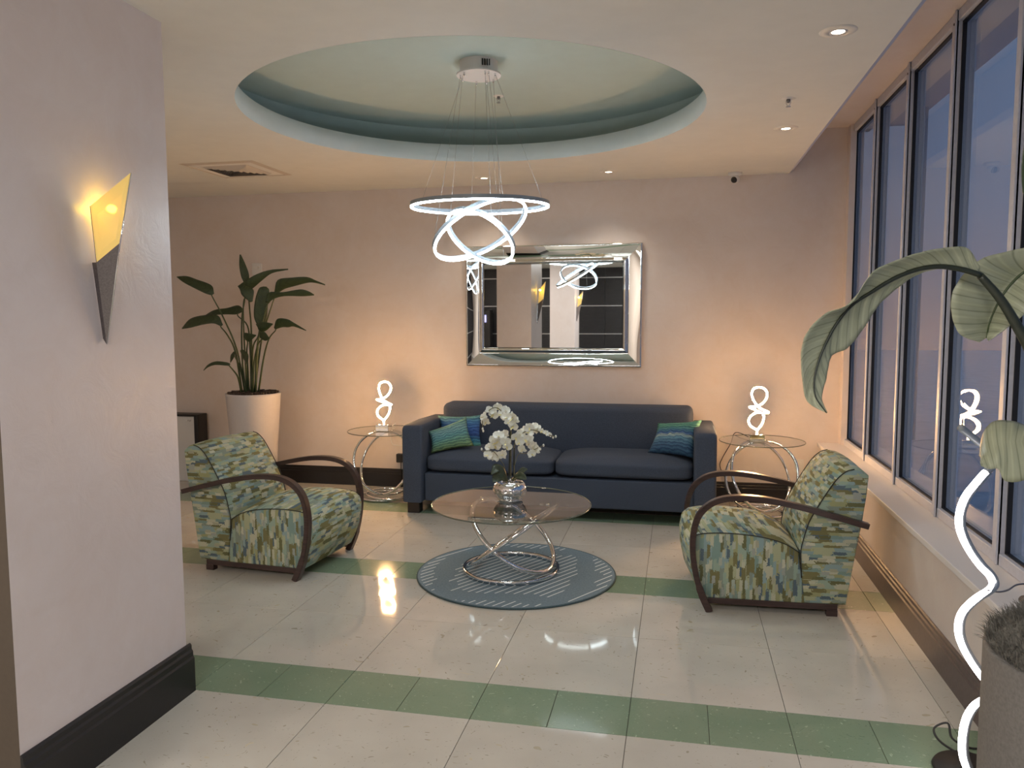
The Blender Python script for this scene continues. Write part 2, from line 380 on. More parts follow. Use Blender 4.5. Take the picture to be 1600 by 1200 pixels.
def setuv(me, fn):
    uv = me.uv_layers.new(name='UVMap')
    for p in me.polygons:
        for li in p.loop_indices:
            uv.data[li].uv = fn(me.vertices[me.loops[li].vertex_index].co, p.normal)

# ------------------------------------------------------------------ room
YB, ZC, ZS = 6.79, 2.7245, 3.07      # back wall, ceiling, window soffit
XL, YF = -5.3, -5.0
XW = 1.36                            # glass plane
TX, TY = -.1703, 2.838               # tile grid origin
floor = holder('floor', (0,0,0))
box('subfloor', XL, 1.20, YF, YB+.05, -.12, -.004, 'grout', floor)
box('distant_paving', XL, 1.16, YF, TY-5*.305, -.004, -.0005, 'tile', floor)
def tile_me(w, d):
    return bm2me(box_bm(-w/2+.0011, w/2-.0011, -d/2+.0011, d/2-.0011, -.01, 0, .0007, 1))
def put_tiles(w, y0, d, mat, name, lab):
    meshes = {}
    x = TX - 20*w if w < .5 else TX - 9*w
    x = TX - math.ceil((TX-XL)/w)*w
    while x < 1.165:
        a, b = max(x, XL), min(x+w, 1.165)
        if b-a > .02:
            key = round(b-a, 3)
            if key not in meshes:
                meshes[key] = tile_me(b-a, d); meshes[key].materials.append(MAT[mat])
            o = bpy.data.objects.new(name, meshes[key]); COL.objects.link(o); o.parent = floor; o.location = ((a+b)/2, y0+d/2, 0)
        x += w
rows = []
y = TY - 1.525
while y < YB-.01:
    rows.append((y, .305, .305)); rows.append((y+.305, .61, .61)); rows.append((y+.915, .61, .61)); y += 1.525
for y0, w, d in rows:
    if y0 >= YB: continue
    d = min(d, YB-y0)
    put_tiles(w, y0, d, 'greentile' if w < .5 else 'tile', 'green_floor_tile' if w < .5 else 'floor_tile', None)

# back wall, left wall, front (lobby) wall
def S_(o): o['kind'] = 'structure'; return o
S_(box('wall_back', XL-.1, 1.36, YB, YB+.15, -.1, 3.25, 'plaster'))
S_(box('trim_1', 1.300, 1.345, YB-.10, YB, .52, ZS, 'plaster'))
S_(box('wall_left', XL-.15, XL, YF, YB, -.1, 2.85, 'plaster'))
wf = holder('wall_front', (0, YF, 0))
zs = [0, .55, 1.17, 1.83, 2.49, 2.85]
xsp = [XL+.0, -4.1, -2.9, -1.7, -.5, .7, 1.5]
for a, b in zip(zs, zs[1:]):
    for c, d in zip(xsp, xsp[1:]):
        box('panel', c+.003, d-.003, YF-.05, YF, a+.008, b-.008, 'panelwood', wf)
for z in zs[1:-1]: box('steel_strip', XL, 1.5, YF-.04, YF+.006, z-.008, z+.008, 'lobbystrip', wf)
box('backing', XL, 1.5, YF-.12, YF-.05, 0, 2.85, 'panelwood', wf)
# ceiling with a round opening
CX, CY, CR = -1.174, 4.479, 1.305
bm = bmesh.new(); NSEG = 96
x0, x1, y0, y1 = XL-.1, .8575, YF-.1, YB+.02
inner, outer = [], []
for i in range(NSEG):
    a = 2*PI*i/NSEG; dx, dy = math.cos(a), math.sin(a); inner.append(bm.verts.new((CX+CR*dx, CY+CR*dy, ZC)))
    ts = []
    if dx > 1e-9: ts.append((x1-CX)/dx)
    if dx < -1e-9: ts.append((x0-CX)/dx)
    if dy > 1e-9: ts.append((y1-CY)/dy)
    if dy < -1e-9: ts.append((y0-CY)/dy)
    t_ = min(ts); outer.append(bm.verts.new((CX+t_*dx, CY+t_*dy, ZC)))
cs = {}
for X, Y in ((x0,y0),(x1,y0),(x1,y1),(x0,y1)):
    cs[(X,Y)] = bm.verts.new((X, Y, ZC))
def onedge(v): return [abs(v.co.x-x0) < 1e-6, abs(v.co.x-x1) < 1e-6, abs(v.co.y-y0) < 1e-6, abs(v.co.y-y1) < 1e-6]
for i in range(NSEG):
    j = (i+1) % NSEG; A, B = outer[i], outer[j]; ea, eb = onedge(A), onedge(B)
    if any(p and q for p, q in zip(ea, eb)): bm.faces.new((inner[i], inner[j], B, A))
    else:
        X = x0 if (ea[0] or eb[0]) else x1; Y = y0 if (ea[2] or eb[2]) else y1
        bm.faces.new((inner[i], inner[j], B, cs[(X,Y)], A))
ceil_ = S_(link('ceiling', bm2me(bm), 'ceiling')); 
# coffer: pale band, shadow ledge, upper wall and upper ceiling
ZB, ZT, CR2 = 2.845, 3.02, 1.60
lathe('coffer_band', [(CR, ZC-.0005), (CR, ZB), (CR+.02, ZB)], CX, CY, 'band', orgof(ceil_), n=96)
lathe('coffer_ledge', [(CR+.02, ZB), (CR2, ZB+.01)], CX, CY, 'coffer', ceil_, n=96)
lathe('coffer_upper_wall', [(CR2, ZB), (CR2, ZT-.03), (CR2-.03, ZT)], CX, CY, 'coffer', ceil_, n=96)
lathe('coffer_upper_ceiling', [(CR2-.03, ZT), (0, ZT)], CX, CY, 'coffer', ceil_, n=96)
# ceiling edge by the windows and the raised soffit
bm = bmesh.new()
for y in (YF-.1, YB+.0):
    for x, z in ((.8575, ZC), (.895, ZC+.03), (.90, ZS)): bm.verts.new((x, y, z))
bm.verts.ensure_lookup_table(); v = bm.verts
bm.faces.new((v[0], v[1], v[4], v[3])); bm.faces.new((v[1], v[2], v[5], v[4]))
S_(link('trim_2', bm2me(bm), 'alu'))
S_(box('trim_3', .88, 1.60, YF-.1, YB+.1, ZS, ZS+.12, 'plaster'))
# wall under the windows, sill
S_(box('wall_right', 1.165, 1.42, YF-.1, YB, -.1, .497, 'sillwall'))
S_(box('trim_4', 1.137, XW+.10, YF, YB, .497, .527, 'white_metal', bev=.004))
S_(box('wall_right', 1.30, 1.42, YF, -1.30, .527, ZS, 'plaster'))
# skirting boards with a moulded top
def skirting(name, P0, P1, nrm, h, mat):
    P0, P1, nrm = Vector(P0), Vector(P1), Vector(nrm)
    pr = [(0,0), (.022,0), (.022,h*.70), (.016,h*.74), (.016,h*.84), (.010,h*.88), (.010,h*.96), (.004,h), (0,h)]
    bm = bmesh.new(); R_ = [[bm.verts.new(P+nrm*a+Vector((0,0,b))) for a, b in pr] for P in (P0, P1)]
    for i in range(len(pr)):
        j = (i+1) % len(pr); bm.faces.new((R_[0][i], R_[0][j], R_[1][j], R_[1][i]))
    bm.faces.new(R_[0]); bm.faces.new(R_[1][::-1])
    return S_(link(name, bm2me(bm), mat))
skirting('baseboard_back', (XL,YB,0), (1.165,YB,0), (0,-1,0), .168, 'darkbase')
skirting('baseboard_right', (1.165,YF,0), (1.165,YB,0), (-1,0,0), .165, 'litbase')
skirting('baseboard_left', (XL,YF,0), (XL,YB,0), (1,0,0), .168, 'darkbase')
# square pillars (the near one carries the wall lamp)
PX0, PX1, PY0, PY1 = -2.49, -2.0, 1.965, 2.812
def pillar(n, y0, y1):
    bm = box_bm(PX0, PX1, y0, y1, -.05, ZC+.05)
    p = S_(link('wall_pillar_'+n, bm2me(bm), ['coolplaster', 'brownside']))
    if n == 'near':
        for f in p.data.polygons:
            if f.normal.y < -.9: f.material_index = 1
    skirting('baseboard_pillar_'+n, (PX1, y0-.022 if n != 'near' else y0, 0), (PX1, y1+.022, 0), (1,0,0), .205, 'darkbase')
    skirting('baseboard_pillar_'+n, (PX0, y1, 0), (PX1, y1, 0), (0,1,0), .205, 'darkbase')
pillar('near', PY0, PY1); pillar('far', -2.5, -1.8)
# ------------------------------------------------------------------ windows
WY = [6.765] + [3.549+.03+.8055*k for k in range(3, -7, -1)]
ZW0, ZW1 = .527, ZS
wn = 0
for i in range(len(WY)-1):
    ya, yb = WY[i], WY[i+1]          # far, near mullion centres
    wn += 1
    w = holder('window_%d' % wn, (XW, (ya+yb)/2, ZW0))
    fa = .03
    box('pane', XW+.004, XW+.012, yb+fa, ya-fa, ZW0+.045, ZW1-.05, 'window', w)
    bm = box_bm(XW-.042, XW+.05, yb-fa, yb+fa, ZW0, ZW1, .003, 1)
    box_bm(XW-.048, XW-.030, yb-fa-.0, yb-fa+.010, ZW0, ZW1, .002, 1, bm); link('mullion', bm2me(bm), 'alu', w)
    if i == 0: box('mullion', XW-.042, XW+.05, ya-.03, ya+.03, ZW0, ZW1, 'alu', w, bev=.003, seg=1)
    box('bottom_rail', XW-.036, XW+.05, yb+fa, ya-fa, ZW0, ZW0+.05, 'alu', w, bev=.003, seg=1)
    box('top_rail', XW-.036, XW+.05, yb+fa, ya-fa, ZW1-.055, ZW1, 'alu', w, bev=.003, seg=1)
    bm = bmesh.new()
    box_bm(XW-.014, XW+.004, yb+fa, yb+fa+.006, ZW0+.05, ZW1-.055, 0, 1, bm); box_bm(XW-.014, XW+.004, ya-fa-.009, ya-fa, ZW0+.05, ZW1-.055, 0, 1, bm)
    box_bm(XW-.014, XW+.004, yb+fa, ya-fa, ZW1-.067, ZW1-.055, 0, 1, bm); box_bm(XW-.014, XW+.004, yb+fa, ya-fa, ZW0+.05, ZW0+.056, 0, 1, bm)
    link('gasket', bm2me(bm), 'gasket', w)
    s_ = link('screw', bm2me(lathe_bm([(0,-.003),(.006,-.003),(.006,.002),(0,.002)], 0, 0, 10)), 'gasket', w, local=True)
    s_.rotation_euler = (0, PI/2, 0); s_.location = Vector((XW-.0425, yb, ZW1-.06))-ORG[w.name]
# outside: paving and a canopy with three dark rails
S_(box('ground_outside', 1.42, 40, -30, 40, -.4, -.05, 'pave'))
cn = thing('entrance_canopy', (4.6, 2, 3.6), 'pale flat canopy outside above the tall windows with three dark parallel lines', 'canopy')
box('slab', 2.2, 3.1, -6, 12, 4.20, 4.40, 'canopy', cn)
for k in range(3): box('rail', 2.36+.16*k, 2.41+.16*k, -6, 12, 4.14, 4.20, 'canopyrail', cn)
for yy in (-5, 1.2, 11): box('post', 2.9, 3.05, yy, yy+.15, -.05, 4.2, 'canopy', cn)

# ------------------------------------------------------------------ sofa
sf = thing('sofa', (-.93, 6.3, 0), 'long slate blue fabric sofa with two seat cushions against the back wall', 'sofa')
def soft(name, x0, x1, y0, y1, z0, z1, bev, mat, parent, crown=0, seg=5, tz=0, **kw):
    bm = bmesh.new(); bmesh.ops.create_cube(bm, size=1)
    for v in bm.verts: v.co = Vector((x0+(v.co.x+.5)*(x1-x0), y0+(v.co.y+.5)*(y1-y0), z0+(v.co.z+.5)*(z1-z0)))
    if crown: bmesh.ops.subdivide_edges(bm, edges=bm.edges[:], cuts=7, use_grid_fill=True)
    if crown:
        for v in bm.verts:
            u = (v.co.x-x0)/(x1-x0)*2-1; w = (v.co.y-y0)/(y1-y0)*2-1; h = (v.co.z-z0)/(z1-z0)*2-1
            cu, cw, ch = max(0, 1-u*u), max(0, 1-w*w), max(0, 1-h*h)
            v.co.z += crown*h*cu**.5*cw**.5 if h > 0 else 0
            v.co.y += .35*crown*w*cu**.5*ch**.5; v.co.x += .2*crown*u*cw**.5*ch**.5
            # round the corners by pulling them in
            k = max(0, abs(u)-.7)/.3, max(0, abs(w)-.7)/.3, max(0, abs(h)-.55)/.45
            if k[0] and k[2]: v.co.x -= math.copysign(bev*k[0]*k[2], u)*.8
            if k[1] and k[2]: v.co.y -= math.copysign(bev*k[1]*k[2], w)*.8
            if (k[0] or k[1]) and k[2]: v.co.z -= math.copysign(bev*max(k[0], k[1])*k[2], h)*.55
            if k[0] and k[1]: v.co.x -= math.copysign(bev*k[0]*k[1], u)*.5; v.co.y -= math.copysign(bev*k[0]*k[1], w)*.5
    else:
        bmesh.ops.bevel(bm, geom=bm.edges[:], offset=bev, segments=seg, profile=.5, affect='EDGES')
    o = link(name, bm2me(bm), mat, parent, smooth=True, **kw)
    if crown:
        md = o.modifiers.new('s', 'SUBSURF'); md.levels = 1; md.render_levels = 1
    return o
soft('base', -1.98, .13, 5.90, 6.68, .10, .325, .012, 'sofa', sf)
def arm(xa, xb):
    bm = bmesh.new()
    pr = [(5.86,.09), (5.86,.675), (5.875,.70), (5.90,.712), (6.25,.715), (6.70,.70), (6.73,.68), (6.73,.09)]
    R_ = [[bm.verts.new((x, y, z)) for y, z in pr] for x in (xa, xb)]
    bm.faces.new(R_[0]); bm.faces.new(R_[1][::-1])
    for i in range(len(pr)):
        j = (i+1) % len(pr); bm.faces.new((R_[0][i], R_[1][i], R_[1][j], R_[0][j]))
    ed = [e for e in bm.edges]
    bmesh.ops.recalc_face_normals(bm, faces=bm.faces)
    bmesh.ops.bevel(bm, geom=[e for e in bm.edges if abs(e.verts[0].co.x-e.verts[1].co.x) < 1e-6], offset=.022, segments=4, profile=.5, affect='EDGES')
    return autosmooth(link('arm', bm2me(bm), 'sofa', sf), 50)
arm(-2.155, -1.985); arm(.125, .290)
soft('seat_cushion', -1.983, -.938, 5.905, 6.50, .322, .478, .032, 'sofa', sf, crown=.025)
soft('seat_cushion', -.932, .123, 5.905, 6.50, .322, .478, .032, 'sofa', sf, crown=.025)
bk = soft('backrest', -2.0, .128, 6.46, 6.72, .33, .83, .055, 'sofa', sf)
for v in bk.data.vertices:
    if v.co.z+ORG[sf.name].z > .6: v.co.y += .0
for x in (-2.12, .18):
    for y in (5.88, 6.58): box('foot', x, x+.10, y, y+.09, 0, .10, 'darkwood', sf, bev=.004)
box('foot', -.97, -.89, 6.3, 6.38, 0, .10, 'darkwood', sf, bev=.004)
# pillows
def pillow(c, thick, mat, label, flip=1):
    c00, c10, c11, c01 = [Vector(p) for p in c]; n = 14; bm = bmesh.new(); cen = (c00+c10+c11+c01)/4
    nn = (c10-c00).cross(c01-c00).normalized(); V = {}
    for sgn in (1, -1):
        for i in range(n+1):
            for j in range(n+1):
                u, v = i/n, j/n
                edge = i in (0, n) or j in (0, n)
                if sgn == -1 and edge: V[(sgn,i,j)] = V[(1,i,j)]; continue
                pu = max(0, 1-abs(2*u-1)**2.6); pv = max(0, 1-abs(2*v-1)**2.6)
                uu, vv = u, v
                # edges pull inwards between the corners
                ins = .05
                uu = .5+(u-.5)*(1-ins*2*(1-(2*v-1)**2)); vv = .5+(v-.5)*(1-ins*2*(1-(2*u-1)**2))
                p = (c00*(1-uu)+c10*uu)*(1-vv)+(c01*(1-uu)+c11*uu)*vv
                p = p+nn*sgn*thick*.5*(pu*pv)**.55*(1+.06*math.sin(9*u+5*v))
                V[(sgn,i,j)] = bm.verts.new(p)
    uvd = {}
    for (s, i, j), v in V.items(): uvd[v] = (i/n, j/n)
    uvl = bm.loops.layers.uv.new('UVMap')
    for sgn in (1, -1):
        for i in range(n):
            for j in range(n):
                q = [V[(sgn,i,j)], V[(sgn,i+1,j)], V[(sgn,i+1,j+1)], V[(sgn,i,j+1)]]
                f = bm.faces.new(q if sgn == 1 else q[::-1])
                for l in f.loops: l[uvl].uv = uvd[l.vert]
    me = bm2me(bm); 
    o = centre_origin(link('throw_pillow', me, mat, smooth=True)); tagit(o, label, 'pillow', 'throw pillows on the sofa')
    return o
pillow([aty(673,709,5.99), aty(741,697,6.08), aty(729,651,6.30), aty(669,674,6.04)], .11, 'pillow_green', 'green and teal striped pillow slumped against the left sofa arm before the blue one')
pillow([aty(690,702,6.30), aty(753,702,6.24), aty(752,648,6.36), aty(684,649,6.38)], .11, 'pillow_blue', 'blue striped pillow leaning on the sofa back behind the green one')
pillow([aty(1011,708,6.18), aty(1083,716,6.04), aty(1097,656,6.24), aty(1028,661,6.36)], .12, 'pillow_wave', 'navy and teal wave striped pillow leaning in the right corner of the sofa')

# ------------------------------------------------------------------ armchairs (local: x towards the back, y across, z up)
CW = .70
def chair(loc, rz, label):
    t = thing('armchair', loc, label, 'armchair', 'patterned lounge armchairs', rz)
    v0, v1 = .042, CW-.042
    def block(name, outline, crownfn, kindfn):
        st = [(v0, .014), (v0+.006, .005), (v0+.018, 0)] + [(v0+.018+(v1-v0-.036)*k/8, 0) for k in range(1, 8)] + [(v1-.018, 0), (v1-.006, .005), (v1, .014)]
        c = Vector((sum(p[0] for p in outline)/len(outline), sum(p[1] for p in outline)/len(outline)))
        bm = bmesh.new(); rings = []
        for v, ins in st:
            w = 1-((v-(v0+v1)/2)/((v1-v0)/2))**2; ring = []
            for s, z in outline:
                d = c-Vector((s, z)); L = d.length; p = Vector((s, z))+d/L*ins
                ds, dz = crownfn(s, z, w); ring.append(bm.verts.new((p.x+ds, v, p.y+dz)))
            rings.append(ring)
        m = len(outline)
        for a, b in zip(rings, rings[1:]):
            for i in range(m): bm.faces.new((a[i], a[(i+1)%m], b[(i+1)%m], b[i]))
        bm.faces.new(rings[0]); bm.faces.new(rings[-1][::-1])
        me = bm2me(bm); setuv(me, kindfn)
        return autosmooth(link(name, me, 'weave', t, local=True), 40)
    seat = [(.50,.062), (.46,.335), (.40,.372), (.325,.397), (.233,.413), (.14,.420), (.06,.421), (-.02,.415), (-.07,.403), (-.100,.380), (-.112,.34), (-.108,.28), (-.09,.20), (-.06,.12), (-.03,.062)]
    def sc(s, z, w):
        top = max(0, min(1, (z-.3)/.1)); fr = max(0, min(1, (-.02-s)/.06))
        return (-.03*w*fr, .05*w*top)
    def suv(co, n):
        if abs(n.y) > .6: return (co.z*1.0+.3, co.x)
        return (co.y, co.x*.8+co.z)
    block('seat', seat, sc, suv)
    back = [(.49,.062), (.475,.20), (.468,.33), (.478,.40), (.505,.50), (.545,.58), (.590,.66), (.635,.73), (.68,.772), (.72,.785), (.76,.778), (.792,.752), (.785,.65), (.768,.50), (.745,.36), (.728,.25), (.712,.14), (.700,.062)]
    def bc(s, z, w):
        f = 1 if (s < .70 and z > .33) else 0; tp = max(0, (z-.70)/.08)
        return (-.022*w*f*min(1, (z-.33)/.1), .012*w*min(1, tp))
    def buv(co, n):
        if abs(n.y) > .6: return (co.x+.15*co.z, co.z)
        return (co.y, co.z+co.x*.3)
    block('backrest', back, bc, buv)
    # seams
    for v in (v0+.004, v1-.004):
        P = [(s-.001, v, z+.001) for s, z in seat[1:10]]
        tube('piping', P, .0028, 'seam', t, n=6, smoothn=3, local=True)
        P = [(s, v, z) for s, z in back[1:10]]
        tube('piping', P, .0028, 'seam', t, n=6, smoothn=3, local=True)
    # wooden arm frames, one bent band each side
    ao = [(.006,0), (-.035,.09), (-.066,.19), (-.084,.30), (-.086,.40), (-.068,.49), (-.034,.55), (.03,.598), (.13,.621), (.27,.617), (.44,.587), (.61,.545), (.79,.496)]
    P = crom([(s, 0, z) for s, z in ao], 5)
    for v in (.024, CW-.024):
        pts = [Vector((p.x, v, p.z)) for p in P]
        w, h = .024, .0145
        bm = bmesh.new(); rings = []
        for i, p in enumerate(pts):
            T = (pts[min(i+1, len(pts)-1)]-pts[max(i-1, 0)]).normalized(); nrm = Vector((0,1,0)).cross(T).normalized()
            hh = h*(1.25 if i < 8 else 1)
            rings.append([bm.verts.new(p+Vector((0,a,0))+nrm*b) for a, b in ((-w,-hh), (-w,hh), (w,hh), (w,-hh))])
        for a, b in zip(rings, rings[1:]):
            for i in range(4): bm.faces.new((a[i], a[(i+1)%4], b[(i+1)%4], b[i]))
        bm.faces.new(rings[0]); bm.faces.new(rings[-1][::-1]); bmesh.ops.recalc_face_normals(bm, faces=bm.faces)
        bmesh.ops.bevel(bm, geom=[e for e in bm.edges if abs(e.verts[0].co.y-e.verts[1].co.y) < 1e-6 and e.calc_face_angle(0) > .8], offset=.003, segments=2, affect='EDGES')
        autosmooth(link('arm', bm2me(bm), 'armwood', t, local=True), 40)
    # plinth rails and rear feet
    for v in (.05, CW-.075): box('rail', .0, .66, v, v+.025, .032, .064, 'armwood', t, bev=.002, local=True)
    box('rail', .60, .66, .075, CW-.075, .032, .064, 'armwood', t, bev=.002, local=True)
    for v in (.045, CW-.085): box('foot', .605, .66, v, v+.04, 0, .034, 'armwood', t, bev=.002, local=True)
    return t
chair((.177, 4.163, 0), .04, 'green and blue patterned armchair with bent dark wood arms beside the windows')
def dup(root, loc, rz, label):
    r = root.copy(); COL.objects.link(r); r.location = loc; r.rotation_euler = (0,0,rz); r['label'] = label; ORG[r.name] = Vector(loc)
    for ch in root.children:
        c = ch.copy(); COL.objects.link(c); c.parent = r
        for g in ch.children:
            d = g.copy(); COL.objects.link(d); d.parent = c
    return r
rz = math.atan2(.085, -.9964)
dup(bpy.data.objects['armchair'], (-2.222+.7*.085, 4.171+.7*.9964, 0), rz, 'green and blue patterned armchair with bent dark wood arms partly behind the pillar')

# ------------------------------------------------------------------ rug and coffee table
RC = Vector((-.955, 4.585, 0))
rg = thing('round_rug', RC, 'round teal rug with thin white diagonal lines under the glass coffee table', 'rug')
rr = lathe('pile', [(0,.010), (.60,.010), (.604,.006), (.604,0), (0,0)], 0, 0, 'rug', rg, n=96, smooth=False, local=True)
tube('binding', [(.604*math.cos(2*PI*i/96), .604*math.sin(2*PI*i/96), .006) for i in range(96)], .0055, 'rugedge', rg, closed=True, n=6, local=True)
def ring3(c, R, h, tilt, n=72):
    """circle of radius R; its plane dips towards horizontal direction h by tilt"""
    h = Vector((h[0], h[1], 0)).normalized(); s = Vector((-h.y, h.x, 0)); d = h*math.cos(tilt)+Vector((0,0,-math.sin(tilt)))
    return [Vector(c)+(d*math.cos(2*PI*i/n)+s*math.sin(2*PI*i/n))*R for i in range(n)]
TC = Vector((-.975, 4.60, 0))
ct = thing('coffee_table', (TC.x, TC.y, .010), 'round glass coffee table on interlocking chrome rings standing on the teal rug', 'coffee table')
vw = Vector((TC.x, TC.y, 0)).normalized(); rt = Vector((vw.y, -vw.x, 0))
# flat ribbed ring on the rug
prof = [(-.008,-.012), (.008,-.012), (.010,0), (.008,.012), (-.008,.012), (-.010,0)]
P = ring3((TC.x-.02, TC.y+.02, .024), .29, (1,0), 0, 120)
bm = sweep_bm([p+Vector((0,0,0)) for p in P], prof, closed=True, up=(0,0,1)); link('base_ring', bm2me(bm), 'chrome', ct, smooth=True)
def tilted(name, c, R, h, z0, z1, rad, parent):
    tl = math.asin((z1-z0)/(2*R)); 
    P = ring3((c[0], c[1], (z0+z1)/2), R, h, tl, 96)
    return link(name, bm2me(sweep_bm(P, circ(rad, 12), closed=True)), 'chrome', parent, smooth=True)
hA = rt*.88-vw*.47; hB = -rt*.94+vw*.34
tilted('tilted_ring', TC, .300, hA, .050, .428, .0145, ct)
tilted('tilted_ring', TC+Vector((.01,.01,0)), .315, hB, .050, .428, .0145, ct)
GC = Vector((-.972, 4.53, 0)); GR = .478
gl_ = lathe('glass_top', [(0,.450), (GR,.450)], GC.x, GC.y, 'tableglass', ct, n=96, smooth=False)
tube('glass_edge', [(GC.x+GR*math.cos(2*PI*i/120), GC.y+GR*math.sin(2*PI*i/120), .449) for i in range(120)], .0042, 'glassedge', ct, closed=True, n=6)
for p in (TC-hA.normalized()*.2+Vector((0,.0,0)), TC-hB.normalized()*.2):
    for dx in (-.018, .018): lathe('glass_clip', [(0,.438), (.011,.438), (.011,.4495), (0,.4495)], p.x+dx, p.y, 'chrome', ct, n=16)
# ------------------------------------------------------------------ side tables with squiggle lamps
def side_table(c, sgn, label):
    t = thing('side_table', (c[0], c[1], 0), label, 'side table', 'round glass side tables beside the sofa')
    vw = Vector((c[0], c[1], 0)).normalized(); rt = Vector((vw.y, -vw.x, 0)); C = Vector((c[0], c[1], 0))
    for dx, z, hh in ((-.03, .012, 0), (.03, .030, .05)):
        P = ring3((c[0]+dx, c[1], z), .20, (1,0), hh, 96); link('base_ring', bm2me(sweep_bm(P, circ(.0105, 10), closed=True)), 'chrome', t, smooth=True)
    tilted('tilted_ring', C, .288, (rt*.35*sgn-vw*.93), .045, .570, .0115, t)
    tilted('tilted_ring', C, .288, (-rt*.55*sgn-vw*.55), .045, .570, .0115, t)
    lathe('glass_top', [(0,.590), (.325,.590)], c[0], c[1], 'sideglass', t, n=72, smooth=False)
    tube('glass_edge', [(c[0]+.325*math.cos(2*PI*i/96), c[1]+.325*math.sin(2*PI*i/96), .589) for i in range(96)], .0035, 'glassedge', t, closed=True, n=6)
    for a in (0, 2.1, 4.2): lathe('glass_clip', [(0,.575), (.010,.575), (.010,.5895), (0,.5895)], c[0]+.1*math.cos(a+1.2), c[1]+.06*math.sin(a+1.2), 'chrome', t, n=14)
    return t
side_table((-2.485, 6.36), 1, 'round glass side table on chrome rings at the left end of the sofa')
side_table((.655, 6.38), -1, 'round glass side table on chrome rings at the right end of the sofa')
def squiggle_lamp(c, label):
    z0 = .594
    t = thing('table_lamp', (c[0], c[1], z0), label, 'lamp', 'squiggle table lamps beside the sofa')
    # path drawn in metres (x, z), with depth
    s = 1/6/190.
    px = [(435,505,0), (440,470,0), (478,415,.01), (494,355,.02), (484,318,.025), (515,315,.0), (525,304,-.03), (480,283,-.04), (440,262,-.02), (400,205,0), (384,150,.01), (398,106,.012), (440,88,.012), (488,100,.01), (514,140,.005), (505,190,-.005), (470,232,-.015), (420,256,-.02), (372,263,-.01), (375,275,.02), (430,300,.035), (470,318,.03), (430,318,.02), (385,345,.015), (362,385,.01), (372,428,.01), (405,455,.008), (432,468,.004)]
    P = crom([Vector((c[0]+(x-435)*s, c[1]+d, z0+.058+(505-y)*s)) for x, y, d in px], 6)
    link('light_strip', bm2me(sweep_bm(P, circ(.0068, 10))), 'ledwarm', t, smooth=True)
    link('chrome_channel', bm2me(sweep_bm([p+Vector((0,.010,0)) for p in P], circ(.009, 8))), 'chrome', t, smooth=True)
    box('base', c[0]-.058, c[0]+.058, c[1]-.05, c[1]+.05, z0, z0+.058, 'chrome', t, bev=.004)
    return t
squiggle_lamp((-2.487, 6.33), 'glowing white squiggle lamp on the left side table')
squiggle_lamp((.612, 6.33), 'glowing white squiggle lamp on the right side table')
def cord(name, P, r, mat, label, sn=6):
    return tagit(centre_origin(tube(name, P, r, mat, n=6, smoothn=sn)), label, 'cord', 'lamp cords')
cord('lamp_cord', [(-2.47,6.385,.602), (-2.52,6.71,.602), (-2.58,6.74,.52), (-2.58,6.76,.41), (-2.52,6.77,.39), (-2.44,6.77,.395), (-2.385,6.772,.39)], .0035, 'white', 'thin pale cord looping behind the left side table')
cord('lamp_cord', [(.59,6.385,.602), (.48,6.715,.602), (.44,6.74,.5), (.38,6.76,.38), (.36,6.76,.3), (.42,6.77,.18), (.5,6.755,.1)], .0035, 'black', 'thin dark cord hanging behind the right side table')
def outlet(x, z, label, slots=True):
    t = thing('wall_outlet', (x, YB, z-.057), label, 'outlet', 'outlet plates on the back wall')
    box('plate', x-.036, x+.036, YB-.006, YB, z-.057, z+.057, 'white', t, bev=.002)
    for dz in (-.02, .02):
        box('socket', x-.015, x+.015, YB-.009, YB-.005, z+dz-.013, z+dz+.013, 'white', t, bev=.003)
    return t
outlet(-2.50+.105, .375, 'white outlet plate low on the wall at the left end of the sofa')
outlet(1.0, .325, 'white outlet plate low on the wall behind the right side table')
ad = thing('power_adapter', (-2.50, 6.74, .23), 'small black power adapter on the wall above the skirting left of the sofa', 'adapter')
box('body', -2.535, -2.475, YB-.05, YB, .235, .315, 'black', ad, bev=.006); tube('cable', [(-2.495,YB-.03,.24), (-2.495,YB-.03,.2), (-2.495,YB-.03,.02)], .004, 'black', ad, n=6)

